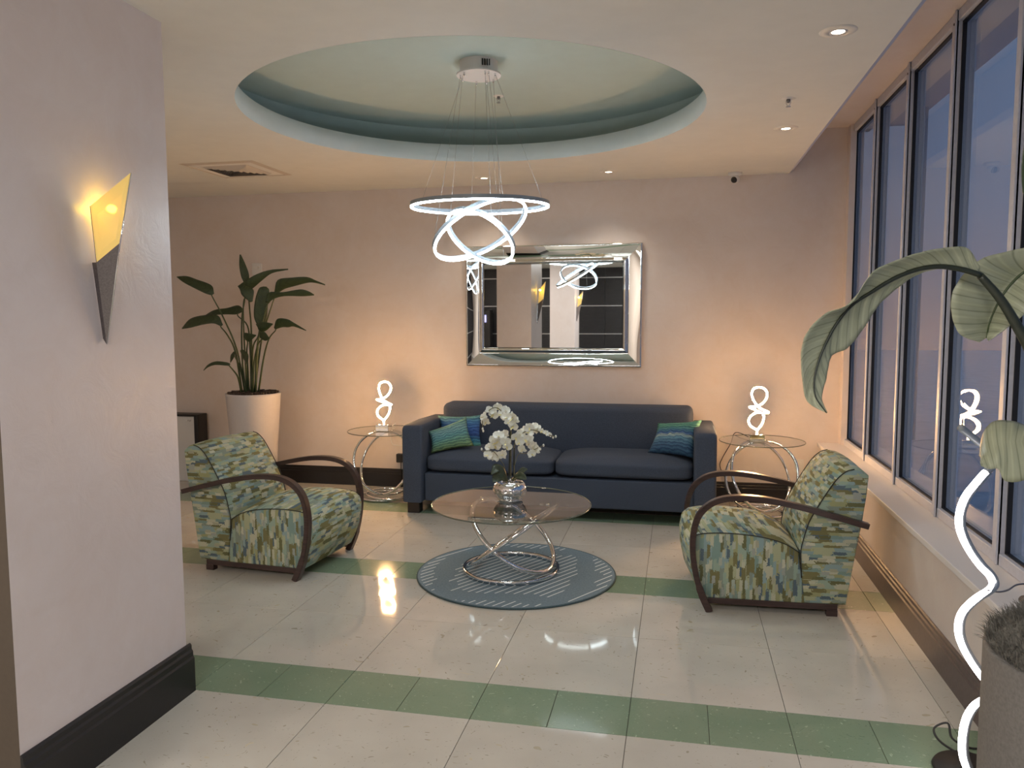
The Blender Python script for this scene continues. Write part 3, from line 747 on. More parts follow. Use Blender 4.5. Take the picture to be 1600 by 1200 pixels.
# ------------------------------------------------------------------ mirror
mx0, mx1, mz0, mz1 = -1.848, -.310, 1.141, 2.190
mr = thing('wall_mirror', ((mx0+mx1)/2, YB, mz0), 'large rectangular mirror with wide curved mirrored frame hung above the sofa', 'mirror')
box('backing', mx0+.01, mx1-.01, YB-.02, YB, mz0+.01, mz1-.01, 'black', mr)
FW = .165
def mframe(side):
    # mirrored panel: high outer edge sloping in, a rounded bead beside the glass
    pr = []
    for i in range(11):
        q = i/10; pr.append((.118*q, .066-.026*q-.006*q*q))
    for i in range(1, 13):
        q = i/12; pr.append((.118+.045*q, .034+.018*math.sin(PI*q)))
    bm = bmesh.new(); R_ = []
    for d, y in pr:
        if side == 'b': a, b = (mx0+d, mz0+d), (mx1-d, mz0+d)
        if side == 't': a, b = (mx0+d, mz1-d), (mx1-d, mz1-d)
        if side == 'l': a, b = (mx0+d, mz0+d), (mx0+d, mz1-d)
        if side == 'r': a, b = (mx1-d, mz0+d), (mx1-d, mz1-d)
        row = []
        for k in range(25):
            q = k/24; wob = .0016*math.sin(q*5+{'b':1,'t':2,'l':3,'r':4.5}[side])*math.sin(d/FW*PI)
            row.append(bm.verts.new((a[0]+(b[0]-a[0])*q, YB-y+wob, a[1]+(b[1]-a[1])*q)))
        R_.append(row)
    for r, q in zip(R_, R_[1:]):
        for k in range(24): bm.faces.new((r[k], r[k+1], q[k+1], q[k]))
    # outer return to the wall
    o_ = [bm.verts.new((v.co.x, YB-.002, v.co.z)) for v in R_[0]]
    for k in range(24): bm.faces.new((o_[k], o_[k+1], R_[0][k+1], R_[0][k]))
    return link('frame_panel', bm2me(bm), 'mirror', mr, smooth=True)
for s_ in 'btlr': mframe(s_)
box('glass', mx0+FW-.003, mx1-FW+.003, YB-.046, YB-.040, mz0+FW-.003, mz1-FW+.003, 'mirror', mr)
# ------------------------------------------------------------------ chandelier
CH = Vector((-1.137, 4.45, 0))
ch = thing('ring_chandelier', (CH.x, CH.y, ZT), 'chandelier of three tilted glowing white rings hung from the round recess', 'chandelier')
lathe('canopy', [(0,ZT), (.108,ZT), (.108,ZT-.066), (.127,ZT-.069), (.127,ZT-.078), (0,ZT-.078)], CH.x, CH.y, 'white_metal', ch, n=48, smooth=False)
for k in range(4): box('vent_slot', CH.x+.045+.012*k, CH.x+.051+.012*k, CH.y-.1065+.006*k, CH.y-.085, ZT-.05, ZT-.016, 'black', ch)
def cring(c, R, n, label, w=.0065, h=.044):
    """flat ring profile: housing above, diffuser below; n = direction the diffuser faces"""
    n = Vector(n).normalized(); a = n.cross(Vector((0,1,0))).normalized(); b = n.cross(a).normalized(); K = 96
    P = [Vector(c)+(a*math.cos(2*PI*i/K)+b*math.sin(2*PI*i/K))*R for i in range(K)]
    up = -n
    bm = sweep_bm(P, [(-w, 0), (w, 0), (w, h*.5), (-w, h*.5)], closed=True, up=up); link('ring_housing', bm2me(bm), 'ledhouse', ch)
    bm = sweep_bm(P, [(-w, 0), (-w*1.0, -h*.15), (-w*.6, -h*.21), (w*.6, -h*.21), (w*1.0, -h*.15), (w, 0)], closed=True, up=up); link('ring_diffuser', bm2me(bm), 'ledcool', ch, smooth=False)
    return P, up*h*.5
vd = ray(751, 350).normalized()                 # line of sight to the rings
ir, idn = RM @ Vector((1,0,0)), RM @ Vector((0,1,0))
def tiltn(mx, my, cosf):
    # ring whose long axis runs along (mx,my) in the view, diffuser facing down and partly towards the viewer
    p = (-my, mx) if mx > 0 else (my, -mx)
    p = (ir*p[0]+idn*p[1])
    return -vd*cosf + p*math.sqrt(1-cosf*cosf)
c1 = aty(750, 322.5, 4.45); c2 = aty(751, 360, 4.45); c3 = aty(750, 371, 4.45)
R1 = cring(c1, .395, (.0, .03, -1), ''); R2 = cring(c2, .292, tiltn(.885, -.465, .26), ''); R3 = cring(c3, .215, tiltn(.837, .547, .45), '')
wires = []
for (P, off), ks, cang in ((R1, (4, 34, 66), .3), (R2, (10, 42, 74), 1.2), (R3, (20, 50, 84), 2.2)):
    for q, k in enumerate(ks):
        top = P[k]+off; d = (top-CH); d.z = 0
        d = d.normalized()*.105 if d.length > .05 else Vector((.05,0,0))
        a = Vector((CH.x+d.x, CH.y+d.y, ZT-.078))
        tube('wire', [a, top], .0010, 'wire', ch, n=5); lathe('wire_grip', [(0,a.z), (.006,a.z), (.004,a.z-.02), (0,a.z-.02)], a.x, a.y, 'chrome', ch, n=8)
# ------------------------------------------------------------------ ceiling fittings
def downlight(x, y, label, power):
    t = thing('ceiling_downlight', (x, y, ZC-.004), label, 'ceiling light', 'recessed downlights in the ceiling')
    lathe('trim_ring', [(.036,ZC-.001), (.040,ZC-.006), (.068,ZC-.004), (.074,ZC-.0005)], x, y, 'white', t, n=32)
    lathe('gimbal', [(.026,ZC-.004), (.034,ZC-.007), (.037,ZC-.001)], x, y, 'alu', t, n=32)
    lathe('lens', [(0,ZC-.005), (.026,ZC-.004)], x, y, 'downlight', t, n=24)
    l = bpy.data.lights.new('downlight_beam', 'SPOT'); l.energy = power; l.spot_size = 1.9; l.spot_blend = .8; l.color = (1,.85,.68); l.shadow_soft_size = .04
    o = bpy.data.objects.new('downlight_beam', l); COL.objects.link(o); o.parent = t; o.location = (0,0,-.02)
downlight(-1.60, 6.42, 'small recessed downlight above the mirror, left one', 14)
downlight(-.565, 6.37, 'small recessed downlight above the mirror, right one', 14)
downlight(.628, 5.17, 'recessed downlight between the sprinkler head and the camera near the windows', 14)
downlight(.617, 3.49, 'nearest recessed downlight, at the top right above the windows side', 14)
def sprinkler(x, y, z, label):
    t = thing('sprinkler_head', (x, y, z), label, 'sprinkler', 'ceiling sprinkler heads')
    lathe('plate', [(.0,z-.004), (.03,z-.004), (.036,z)], x, y, 'white', t, n=24)
    lathe('nozzle', [(0,z-.004), (.010,z-.004), (.008,z-.022), (0,z-.022)], x, y, 'steel', t, n=16)
    for s_ in (-1, 1): tube('yoke', [(x+s_*.009,y,z-.006), (x+s_*.013,y,z-.022), (x,y,z-.04)], .0025, 'chrome', t, n=6, smoothn=3)
    lathe('deflector', [(0,z-.040), (.013,z-.040), (.013,z-.043), (0,z-.043)], x, y, 'chrome', t, n=16)
sprinkler(.554, 4.486, ZC, 'chrome sprinkler head on the flat ceiling near the windows')
pz = atz(779, 150, ZT); sprinkler(pz.x, pz.y, ZT, 'small sprinkler head inside the round recess beside the wires')
cmr = thing('security_camera', (.428, 6.66, ZC), 'small white ceiling camera with a black lens over the back wall', 'camera')
lathe('mount', [(0,ZC), (.055,ZC), (.052,ZC-.018), (.03,ZC-.026), (0,ZC-.026)], .428, 6.66, 'white', cmr, n=32)
bm = bmesh.new(); bmesh.ops.create_uvsphere(bm, u_segments=24, v_segments=16, radius=.036)
for v in bm.verts: v.co += Vector((.428, 6.655, ZC-.05))
link('ball', bm2me(bm), 'white', cmr, smooth=True)
bm = bmesh.new(); bmesh.ops.create_uvsphere(bm, u_segments=20, v_segments=12, radius=.026)
for v in bm.verts: v.co += Vector((.420, 6.638, ZC-.058))
link('lens', bm2me(bm), 'black', cmr, smooth=True)
# air vent
vx, vy = -3.385, 5.63
vt = thing('ceiling_vent', (vx, vy, ZC), 'square tan air vent with dark louvres in the ceiling beside the pillar', 'vent')
def sqring(a, b, za, zb, mat, name, par):
    bm = bmesh.new(); R_ = []
    for r, z in ((a, za), (b, zb)): R_.append([bm.verts.new((vx+r*i, vy+r*j, z)) for i, j in ((-1,-1),(1,-1),(1,1),(-1,1))])
    for i in range(4): bm.faces.new((R_[0][i], R_[0][(i+1)%4], R_[1][(i+1)%4], R_[1][i]))
    return link(name, bm2me(bm), mat, par)
sqring(.305, .27, ZC-.001, ZC-.010, 'vent', 'frame', vt); sqring(.27, .265, ZC-.010, ZC-.004, 'vent', 'frame', vt); sqring(.265, .19, ZC-.004, ZC-.006, 'white', 'face_plate', vt)
box('shade_sheet', vx-.19, vx+.19, vy-.19, vy+.19, ZC-.0035, ZC-.0025, 'ventshade', vt)  # flat dark sheet, shade between the louvres put into its colour
for k in range(5): sqring(.185-.036*k, .165-.036*k, ZC-.005, ZC-.020, 'vent', 'louvre', vt)
# strobe on the back wall
st = thing('wall_strobe', (-3.90, YB, 1.98), 'small square cream alarm box high on the wall behind the tall plant', 'alarm')
box('plate', -3.955, -3.855, YB-.02, YB, 1.975, 2.085, 'white', st, bev=.004)
box('lens', -3.93, -3.88, YB-.045, YB-.02, 2.035, 2.055, 'white', st, bev=.004)
# white and black cabinet at the far left
cb = thing('small_appliance', (-4.62, 6.5, 0), 'low white appliance with a black side standing at the back wall behind the left armchair', 'appliance')
ax = aty(303, 648, 6.62).x; az = aty(310, 648, 6.62).z
box('white_body', ax-.42, ax, 6.62, 6.76, 0, az-.02, 'white', cb, bev=.006)
box('black_side', ax+.001, ax+.045, 6.61, 6.765, 0, az, 'black', cb, bev=.006); box('black_top', ax-.42, ax+.02, 6.61, 6.765, az-.019, az, 'black', cb, bev=.003)
box('handle', ax-.045, ax-.03, 6.60, 6.62, az-.065, az-.05, 'chrome', cb, bev=.003); box('handle', ax-.075, ax-.06, 6.61, 6.62, az-.065, az-.05, 'chrome', cb, bev=.002)
# kiosk seen in the mirror
kk = thing('lobby_kiosk', (-4.55, -4.6, 0), 'dark kiosk with a small lit screen, seen only in the mirror', 'kiosk')
box('body', -4.75, -4.35, -4.75, -4.45, 0, 1.75, 'black', kk, bev=.02); box('screen', -4.66, -4.44, -4.449, -4.44, 1.45, 1.62, 'screen', kk)

# ------------------------------------------------------------------ wall lamps (folded glass over metal)
def sconce(y0, label, light=True):
    dy = y0-2.49
    t = thing('wall_lamp', (PX1, y0, 1.46), label, 'wall lamp', 'amber glass wall lamps on the pillars')
    pt = lambda px, py, x: atx(px, py, x)+Vector((0, dy, 0))
    TR, LT, LM, RM_, TP = pt(204,270,-1.865), pt(141,322,-1.972), pt(151,410,-1.978), pt(187,380,-1.90), pt(167,538,-1.985)
    def plate(name, P, mat, th=.005):
        P = [Vector(p) for p in P]; n = (P[1]-P[0]).cross(P[2]-P[0]).normalized()
        bm = bmesh.new(); A = [bm.verts.new(p+n*th/2) for p in P]; B = [bm.verts.new(p-n*th/2) for p in P]
        bm.faces.new(A); bm.faces.new(B[::-1])
        for i in range(len(P)): j = (i+1) % len(P); bm.faces.new((A[i], B[i], B[j], A[j]))
        return link(name, bm2me(bm), mat, t)
    plate('glass_blade', [TR, LT, LM, RM_], 'sconceglass', .006)
    plate('metal_blade', [RM_, LM, TP], 'steel', .006)
    LTw = Vector((-1.998, LT.y-.01, LT.z-.01)); TPw = Vector((-1.998, TP.y, TP.z+.02))
    plate('metal_return', [LM, Vector((-1.998, LM.y+.004, LM.z)), TPw, TP], 'steel', .003)
    tube('chrome_edge', [TR, RM_+Vector((.001,0,0)), TP], .0028, 'chrome', t, n=6)
    tube('chrome_edge', [LT, LM, TP], .0018, 'steel', t, n=6)
    b = pt(174, 326, -1.945)
    bm = bmesh.new(); bmesh.ops.create_uvsphere(bm, u_segments=16, v_segments=10, radius=.014)
    for v in bm.verts: v.co = Vector((v.co.x, v.co.y*1.4, v.co.z))+b
    link('bulb', bm2me(bm), 'bulb', t, smooth=True)
    l = bpy.data.lights.new('sconce_light', 'POINT'); l.energy = 3.8; l.color = (1,.58,.14); l.shadow_soft_size = .014
    o = bpy.data.objects.new('sconce_light', l); COL.objects.link(o); o.parent = t; o.location = b-ORG[t.name]
sconce(2.49, 'amber glass and dark metal wedge lamp on the near pillar')
sconce(-1.95, 'amber wedge lamp on the second pillar, seen only in the mirror', True)

# ------------------------------------------------------------------ leaves
def leaf(name, mid, e1, e2, mat, parent, n=40, m=5, vein=.0015, th=.0012, fold=0, nv=16):
    """mid/e1/e2: matching lists of 3D points along the leaf (midrib, one edge, other edge)"""
    K = max(2, n//(len(mid)-1)); A, B, C = crom(mid, K), crom(e1, K), crom(e2, K); L = len(A)
    bm = bmesh.new(); rows = []
    for i in range(L):
        t = i/(L-1); row = []
        n1 = (B[i]-A[i]); n2 = (C[i]-A[i]); T = (A[min(i+1,L-1)]-A[max(i-1,0)]).normalized()
        for k in range(-m, m+1):
            q = abs(k)/m; E = B[i] if k < 0 else C[i]; p = A[i].lerp(E, q); w = (E-A[i])
            nr = T.cross(w); nr = nr.normalized() if nr.length > 1e-6 else Vector((0,0,1))
            if k > 0: nr = -nr
            ph = 2*PI*nv*(t-.09*q)
            p = p+nr*(vein*math.sin(ph)*min(1, q*3)*(1-.8*q*q)*(1 if w.length > .01 else 0)+fold*math.sin(PI*q)*w.length)
            row.append(bm.verts.new(p))
        rows.append(row)
    uvl = bm.loops.layers.uv.new('UVMap')
    for i in range(L-1):
        for k in range(2*m):
            f = bm.faces.new((rows[i][k], rows[i][k+1], rows[i+1][k+1], rows[i+1][k]))
            for l, (a, b) in zip(f.loops, ((i,k), (i,k+1), (i+1,k+1), (i+1,k))): l[uvl].uv = (a/L*nv-abs(b/(2*m)-.5)*nv*.18, b/(2*m))
    me = bm2me(bm, recalc=True); o = link(name, me, mat, parent, smooth=True)
    md = o.modifiers.new('t', 'SOLIDIFY'); md.thickness = th; md.offset = 0
    return o
# tall plant in a white pot, back left
PC = Vector((-3.705, 6.30, 0))
pp = thing('potted_bird_of_paradise', PC, 'tall green potted plant in a white tapered planter behind the left armchair', 'plant')
lathe('planter', [(0,0), (.165,0), (.172,.01), (.235,.885), (.238,.905), (.225,.905), (.215,.88), (0,.88)], PC.x, PC.y, 'potwhite', pp, n=56)
lathe('soil', [(0,.912), (.12,.908), (.2,.898), (.226,.885)], PC.x, PC.y, 'soil', pp, n=40, fn=lambda a, z: 1+.02*math.sin(9*a))
bm = bmesh.new()
for i in range(140):
    a = random.uniform(0, 2*PI); r = .21*math.sqrt(random.random()); x, y = PC.x+r*math.cos(a), PC.y+r*math.sin(a); s_ = random.uniform(.008, .018)
    box_bm(x-s_, x+s_, y-s_*.5, y+s_*.5, .898, .912+random.random()*.012, 0, 1, bm)
link('bark_chips', bm2me(bm), 'soil', pp, kind='stuff')
def c2(x, y): return (270+x/4.8, 380+y/4.8)
# (stem polyline in crop coordinates, leaf mid polyline, half widths, depth)
PL = [
 ([(545,1090),(480,800),(380,560),(293,395)], [(300,385),(262,345),(160,300),(90,270),(30,252)], [10,34,30,24,3], 6.15),
 ([(560,1090),(545,900),(530,600),(535,420)], [(590,440),(560,370),(520,330)], [8,40,20], 6.2),
 ([(545,1090),(520,850),(518,560),(540,415)], [(505,350),(570,310),(650,255),(740,212),(865,195)], [30,34,26,12,4], 6.28),
 ([(585,1090),(590,700),(575,480),(560,300)], [(553,305),(540,240),(520,160),(505,85)], [14,26,20,4], 6.34),
 ([(610,1090),(660,760),(700,600),(765,400)], [(770,375),(810,310),(900,290),(1010,275),(1075,290),(1142,312)], [10,36,30,20,9,4], 6.22),
 ([(620,1090),(640,760),(680,560),(712,455)], [(705,450),(735,395),(830,382),(960,372),(1020,378),(1060,388)], [10,26,14,24,16,3], 6.12),
 ([(600,1090),(600,800),(640,700),(660,600)], [(665,640),(655,560),(662,450),(682,350),(690,325)], [14,40,42,34,10], 6.25),
 ([(520,1090),(470,820),(410,690),(360,628)], [(368,618),(320,572),(230,575),(130,600),(68,640)], [8,30,34,34,4], 6.05),
 ([(590,1090),(580,800),(560,620),(485,540)], [(530,505),(480,500),(400,510),(310,520),(235,550)], [8,34,24,20,6], 6.35),
 ([(640,1090),(680,870),(720,720),(770,655)], [(765,640),(800,600),(860,600),(910,612),(1000,655)], [8,32,30,14,3], 6.2),
 ([(600,1090),(610,900),(640,760),(680,700)], [(640,640),(690,620),(750,605)], [34,30,3], 6.1),
 ([(620,1090),(625,900),(630,800),(640,720)], [(650,690),(690,700),(725,715)], [20,32,4], 6.08),
 ([(570,1090),(560,900),(555,800),(560,740)], [(530,695),(560,705),(625,690)], [22,32,3], 6.1),
 ([(515,1090),(490,1010),(455,955),(425,920)], [(428,912),(395,905),(320,900),(265,920),(230,955)], [8,12,13,10,3], 6.1),
 ([(540,1090),(520,1000),(490,900),(455,830)], [(462,815),(445,850),(432,895)], [10,20,3], 6.15),
 ([(555,1090),(550,1000),(545,900),(540,860)], [(510,800),(545,850),(560,915)], [14,34,3], 6.13),
]
for si, (stm, md_, hw, dep) in enumerate(PL):
    P = []
    for i, (x, y) in enumerate(stm):
        px = c2(x, y); q = i/(len(stm)-1); yy = PC.y+.02*math.sin(si*2.3)+(dep-PC.y)*q; P.append(aty(px[0], px[1], yy))
    P[0].z = .895
    P[-1] = P[-1]
    M3 = [aty(*c2(x, y), dep-.02*math.sin(i*.8)) for i, (x, y) in enumerate(md_)]
    P.append(M3[0])
    tube('stem', P, .0075, 'stemgreen', pp, n=7, smoothn=5, scale=lambda q: 1.25-.75*q)
    E1, E2 = [], []
    for i, p in enumerate(M3):
        T = (M3[min(i+1, len(M3)-1)]-M3[max(i-1, 0)]).normalized(); nn = Vector((0,-1,0)).cross(T).normalized()
        w = hw[i]/4.8/190*1.15
        E1.append(p+nn*w*.95+Vector((0,-.35*w,0))); E2.append(p-nn*w*.95+Vector((0,.55*w,0)))
    leaf('leaf', M3, E1, E2, 'leaf', pp, n=24, m=3, vein=.0008, nv=9)

# ------------------------------------------------------------------ orchid in a hammered silver bowl on the coffee table
OC = Vector((aty(797,783,4.60).x, 4.60, .4515))
oc = thing('orchid_arrangement', OC, 'white orchids in a hammered silver bowl on the glass coffee table', 'orchid')
def ham(a, z): return 1+.035*math.sin(11*a+(2 if int(z*50) % 2 else 0))*math.sin(z*190)
lathe('bowl', [(0,.4515), (.068,.4515), (.082,.462), (.074,.470), (.088,.485), (.101,.505), (.105,.525), (.101,.545), (.089,.562), (.078,.568), (.075,.560), (.088,.535), (0,.52)], OC.x, OC.y, 'chrome', oc, n=88, fn=ham)
# denser hammered surface
bo = oc.children[0]; md = bo.modifiers.new('s', 'SUBSURF'); md.levels = 1; md.render_levels = 1
def o7(x, y, d=0): return aty(740+x/6, 620+y/6, 4.60+d)
for P, r in (([(350,780),(350,500),(352,320),(300,200),(240,115),(170,110),(90,190),(85,290)], .003), ([(330,780),(338,600),(340,420),(345,320)], .006), ([(385,780),(378,600),(385,440),(430,360),(540,310),(640,340),(770,375)], .003),
             ([(380,780),(378,650),(382,480)], .005), ([(300,780),(290,660),(250,590),(180,510),(80,510)], .0025), ([(385,640),(420,540),(500,530),(600,480),(655,455)], .0022)):
    tube('stem', [o7(x, y, .01*math.sin(i)) for i, (x, y) in enumerate(P)], r, 'orchstem' if r < .005 else 'stemdark', oc, n=6, smoothn=4)
def orchleaf(pts, w):
    M3 = [o7(x, y, d) for x, y, d in pts]; E1, E2 = [], []
    for i, p in enumerate(M3):
        T = (M3[min(i+1, len(M3)-1)]-M3[max(i-1, 0)]).normalized(); nn = Vector((0,-.8,.6)).cross(T).normalized(); ww = w[i]
        E1.append(p+nn*ww+Vector((0,0,.3*ww))); E2.append(p-nn*ww+Vector((0,0,.3*ww)))
    leaf('leaf', M3, E1, E2, 'orchleaf', oc, n=16, m=3, vein=0, nv=4, fold=.1)
orchleaf([(310,790,0), (250,700,-.02), (215,680,-.04), (165,730,-.07)], [.01,.028,.03,.004])
orchleaf([(320,800,0), (260,760,-.03), (210,780,-.06), (180,800,-.08)], [.012,.03,.03,.006])
orchleaf([(360,790,0), (410,750,-.02), (460,760,-.05), (495,775,-.07)], [.01,.025,.022,.004])
orchleaf([(380,780,0), (430,730,.02), (470,690,.03), (505,680,.03)], [.008,.018,.018,.003])
# one orchid flower: three narrow sepals, two broad petals and a lip
def flower_me():
    bm = bmesh.new()
    def petal(ang, L, Wd, mi, lift):
        n_ = 6; rows = []
        for i in range(n_+1):
            q = i/n_; w = Wd*math.sin(PI*min(1, q*.86+.10))**.75 if i < n_ else .0005
            row = []
            for k in (-1, -.5, 0, .5, 1):
                x, z = k*w, q*L; y = lift*q*q*L*3-.25*abs(k)*w+.002
                X = x*math.cos(ang)+z*math.sin(ang); Z = -x*math.sin(ang)+z*math.cos(ang); row.append(bm.verts.new((X, y, Z)))
            rows.append(row)
        for a, b in zip(rows, rows[1:]):
            for k in range(4): f = bm.faces.new((a[k], a[k+1], b[k+1], b[k])); f.material_index = mi; f.smooth = True
    for a in (0, 2.2, -2.2): petal(a, .034, .0125, 0, .05)
    for a in (1.25, -1.25): petal(a, .036, .021, 0, -.04)
    petal(PI, .014, .007, 1, -.9)
    me = bpy.data.meshes.new('flower'); bm.to_mesh(me); bm.free(); me.materials.append(MAT['orchid']); me.materials.append(MAT['orchid_lip']); return me
FM = flower_me()
FL = [(95,185),(112,235),(150,130),(185,165),(225,98),(262,165),(300,125),(310,190),(330,240),(365,190),(392,225),(372,275),
      (180,400),(235,365),(290,350),(225,420),(300,420),(315,465),(150,470),(205,460),(135,545),(190,555),(230,560),(280,540),
      (395,380),(440,350),(430,430),(455,490),(480,400),(520,330),(530,440),(565,285),(520,400),(600,305),(560,470),(640,320),(585,500),(680,340),(715,355),(545,535),(520,290),(460,320)]
for i, (x, y) in enumerate(FL):
    o = bpy.data.objects.new('flower', FM); COL.objects.link(o); o.parent = oc
    o.location = o7(x, y, random.uniform(-.045, .03))-OC
    s_ = random.uniform(.85, 1.08)*(.6 if x > 630 else 1); o.scale = (s_, s_, s_)
    o.rotation_euler = (random.uniform(-.5, .25), random.uniform(-.7, .7), random.uniform(-.7, .7)+(.5 if x > 600 else 0))
for (x, y) in ((90,320), (75,490), (655,455), (625,490), (770,372), (745,380), (350,300), (85,300)):
    p = o7(x, y); bm = bmesh.new(); bmesh.ops.create_uvsphere(bm, u_segments=10, v_segments=8, radius=.006)
    for v in bm.verts: v.co = Vector((v.co.x, v.co.y, v.co.z*1.5))+p
    link('bud', bm2me(bm), 'orchid', oc, smooth=True)

# ------------------------------------------------------------------ floor lamp: a wavy luminous tube on a round base
fl = thing('floor_lamp', (1.005, 2.84, 0), 'tall wavy white light tube floor lamp beside the dark planter', 'lamp')
yl = 2.80
lathe('base', [(0,0), (.115,0), (.118,.006), (.112,.016), (0,.018)], 1.005, 2.84, 'black', fl, n=40)
W1 = [(1520,1222,0), (1504,1180,-.03), (1506,1135,-.05), (1520,1105,-.04), (1545,1088,0), (1553,1075,.03), (1538,1062,.03), (1518,1035,.02), (1502,1005,.0), (1497,980,-.02), (1503,957,-.03), (1522,937,-.03), (1545,922,0), (1551,912,.03), (1545,898,.04), (1530,882,.03), (1512,856,.0), (1500,828,-.02), (1499,803,-.03), (1508,777,-.03), (1524,756,-.02), (1540,738,0)]
P = crom([aty(x, y, yl+d) for x, y, d in W1], 6)
W2 = [(1540,738,0), (1556,722,.02), (1548,706,.03), (1526,688,.02), (1500,667,0)]
P2 = crom([aty(x, y, yl+d) for x, y, d in W2], 6)
link('light_tube', bm2me(sweep_bm(P, circ(.0115, 10))), 'ledfloor', fl, smooth=True)
link('chrome_channel', bm2me(sweep_bm([p+Vector((.010,.006,0)) for p in P], circ(.0125, 8))), 'ledhouse', fl, smooth=True)
link('upper_arm', bm2me(sweep_bm(P2, circ(.0125, 10))), 'ledhouse', fl, smooth=True)
cord('lamp_cord', [(1.0,2.93,.012), (.955,3.0,.02), (.945,3.03,.05), (.99,3.03,.075), (1.0,3.01,.03), (1.05,3.0,.006), (1.11,3.0,.006)], .004, 'black', 'dark cord looped on the floor by the floor lamp base')
cord('lamp_cord', [aty(1543,922,2.78), aty(1560,925,2.85), aty(1575,922,2.92), aty(1588,914,3.0), aty(1605,912,3.02)], .003, 'steel', 'thin grey cord from the floor lamp to the window sill')
pb = aty(1600, 908, 3.06)
ob = thing('glass_bulb', (1.20, pb.y, .527), 'clear glass bulb lying on the window sill behind the dark planter', 'bulb')
bm = bmesh.new(); bmesh.ops.create_uvsphere(bm, u_segments=20, v_segments=14, radius=.042)
for v in bm.verts: v.co += Vector((1.205, 2.92, .527+.042))
link('globe', bm2me(bm), 'sideglass', ob, smooth=True)
bm = lathe_bm([(0,0), (.014,0), (.016,.03), (0,.032)], 0, 0, 16); bm.transform(Matrix.Translation((1.205, 2.97, .569)) @ Matrix.Rotation(-PI/2, 4, 'X')); link('cap', bm2me(bm), 'steel', ob)
# ------------------------------------------------------------------ dark planter and big leaves, right foreground
GP = Vector((.880, 1.72, 0)); GR_ = .245
gp = thing('large_leaf_plant', GP, 'big paddle leaved plant in a charcoal cylinder planter, right foreground', 'plant')
lathe('planter', [(0,0), (GR_-.01,0), (GR_,.01), (GR_,.875), (GR_-.004,.883), (GR_-.02,.883), (GR_-.022,.84), (0,.84)], GP.x, GP.y, 'potgrey', gp, n=64)
ms = lathe('moss_mound', [(0,.965), (.08,.965), (.15,.95), (.205,.92), (.236,.875)], GP.x, GP.y, 'moss', gp, n=64, fn=lambda a, z: 1+.02*math.sin(13*a)+.02*math.sin(7*a))
bm = bmesh.new()
for i in range(9000):
    a = random.uniform(0, 2*PI); r = .238*math.sqrt(random.random()); x, y = GP.x+r*math.cos(a), GP.y+r*math.sin(a)
    z = .97-.085*(r/.238)**3; d = Vector((random.uniform(-1,1)+.8*math.cos(a)*r/.2, random.uniform(-1,1)+.8*math.sin(a)*r/.2, random.uniform(.3,1.4))).normalized()*random.uniform(.012,.042)
    s_ = d.cross(Vector((0,0,1))).normalized()*.0011; p = Vector((x, y, z-.006)); q = p+d*.6+Vector((0,0,.003)); e_ = p+d
    v = [bm.verts.new(p-s_), bm.verts.new(p+s_), bm.verts.new(q+s_*.8), bm.verts.new(q-s_*.8), bm.verts.new(e_)]
    bm.faces.new((v[0], v[1], v[2], v[3])); bm.faces.new((v[3], v[2], v[4]))
link('moss_strands', bm2me(bm, recalc=False), 'moss', gp, kind='stuff')
YL = 1.80
# leaf 1: long arching leaf reaching into the room
mid = [(1531,430),(1500,421),(1465,417),(1430,422),(1395,436),(1360,457),(1330,477),(1307,505),(1292,532),(1280,560),(1272,592),(1274,620),(1291,645)]
e1 = [(1531,417),(1512,388),(1480,387),(1440,394),(1398,408),(1362,427),(1330,473),(1290,490),(1262,518),(1252,550),(1254,595),(1262,628),(1292,646)]
e2 = [(1531,431),(1502,423),(1468,420),(1432,430),(1400,452),(1372,478),(1350,512),(1325,543),(1303,553),(1296,565),(1291,592),(1284,622),(1293,645)]
D = [0,-.005,-.01,-.015,-.02,-.025,-.03,-.035,-.04,-.045,-.05,-.055,-.06]
P_ = lambda L, off: [aty(x, y, YL+d*1.5+off(i)) for i, ((x, y), d) in enumerate(zip(L, D))]
leaf('leaf', P_(mid, lambda i: 0), P_(e1, lambda i: -.05*math.sin(PI*min(1, i/11))), P_(e2, lambda i: .03*math.sin(PI*i/12)), 'leafpale', gp, n=96, m=6, vein=.0022, nv=17, th=.0014, fold=.06)
tube('midrib', [p+Vector((0,-.004,0)) for p in P_(mid, lambda i: 0)], .0050, 'stemdark', gp, n=7, smoothn=5, scale=lambda q: 1.25-1.05*q)
st1 = [Vector((.90,1.74,.88)), Vector((.92,1.76,1.10)), Vector((.90,1.78,1.32)), aty(1640,590,YL), aty(1600,528,YL), aty(1565,470,YL), aty(1531,430,YL)]
tube('stem', st1, .0125, 'stemdark', gp, n=9, smoothn=6, scale=lambda q: 1.4-.8*q)
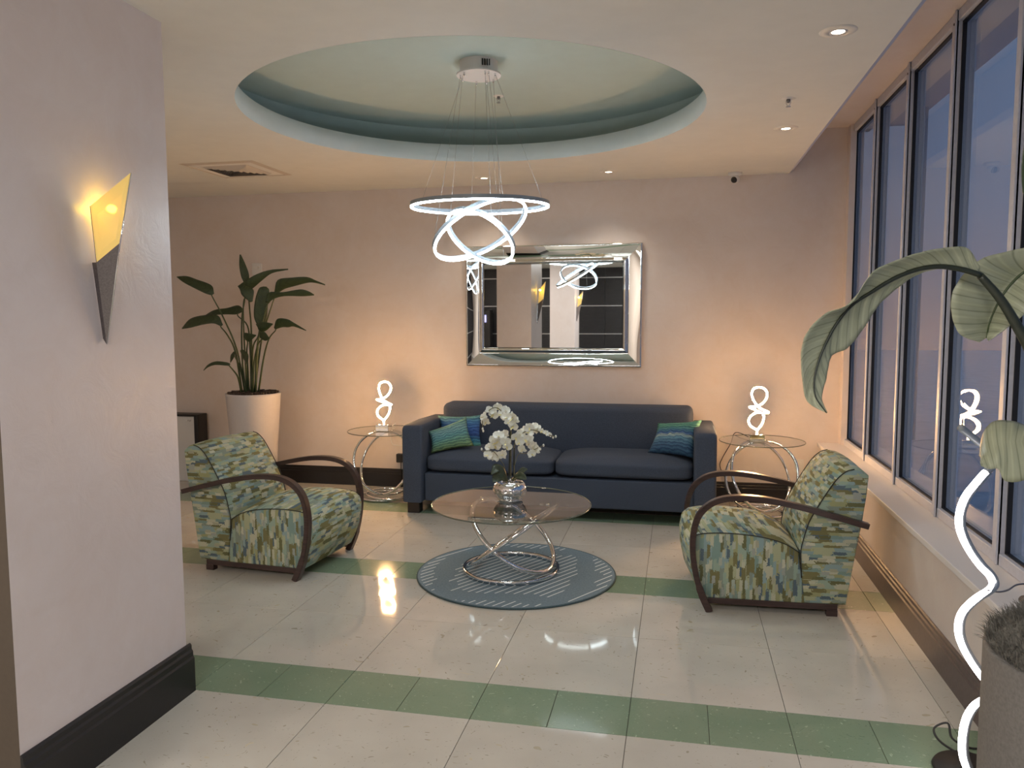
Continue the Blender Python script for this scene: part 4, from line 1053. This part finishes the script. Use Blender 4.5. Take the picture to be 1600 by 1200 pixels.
# leaf 2: broad blade behind that stem
mid = [(1541,528),(1546,505),(1556,480),(1570,456),(1585,438),(1600,425),(1630,405)]
e1 = [(1530,535),(1500,522),(1487,490),(1489,456),(1510,424),(1540,402),(1610,385)]
e2 = [(1545,533),(1566,518),(1586,503),(1602,490),(1618,475),(1632,450),(1650,412)]
f_ = lambda L, o: [aty(x, y, YL+.06+o*(1 if 0 < i < len(L)-1 else .3)) for i, (x, y) in enumerate(L)]
leaf('leaf', f_(mid, .03), f_(e1, -.02), f_(e2, -.01), 'leafpale', gp, n=60, m=7, vein=.0022, nv=9, th=.0014, fold=.05)
tube('midrib', f_(mid, .026), .0028, 'stemgreen', gp, n=6, smoothn=5, scale=lambda q: .6+.6*q)
tube('stem', [Vector((.85,1.74,.88)), Vector((.97,1.82,1.2)), Vector((.99,1.86,1.5)), aty(1665,440,YL+.08), aty(1630,405,YL+.09)], .009, 'stemgreen', gp, n=8, smoothn=6)
# leaf 3: lower leaf over the lamp
mid = [(1533,716),(1545,702),(1562,693),(1580,690),(1605,692),(1640,702)]
e1 = [(1532,712),(1535,680),(1550,660),(1572,657),(1600,664),(1640,690)]
e2 = [(1533,728),(1546,733),(1560,733),(1572,752),(1605,748),(1640,715)]
YL3 = 1.86
f3 = lambda L, o: [aty(x, y, YL3+o) for x, y in L]
leaf('leaf', f3(mid, 0), f3(e1, .05), f3(e2, -.03), 'leafpale', gp, n=48, m=6, vein=.0009, nv=7, th=.0014, fold=.08)
tube('stem', [Vector((.89,1.76,.88)), Vector((.90,1.84,1.1)), aty(1665,760,YL3), aty(1640,702,YL3)], .007, 'stemgreen', gp, n=8, smoothn=6)
# leaf 4: hanging tip at the right edge, higher up
mid = [(1598,300),(1600,275),(1603,250),(1612,222),(1630,190)]
e1 = [(1598,301),(1596,275),(1597,250),(1602,222),(1620,185)]
e2 = [(1599,303),(1612,285),(1622,262),(1632,235),(1642,195)]
f4 = lambda L: [aty(x, y, 1.78) for x, y in L]
leaf('leaf', f4(mid), f4(e1), f4(e2), 'leaf', gp, n=24, m=4, th=.0014)
tube('stem', [Vector((.83,1.70,.88)), Vector((.93,1.74,1.4)), Vector((.97,1.78,1.8)), aty(1660,210,1.78), aty(1630,190,1.78)], .009, 'stemgreen', gp, n=8, smoothn=6)
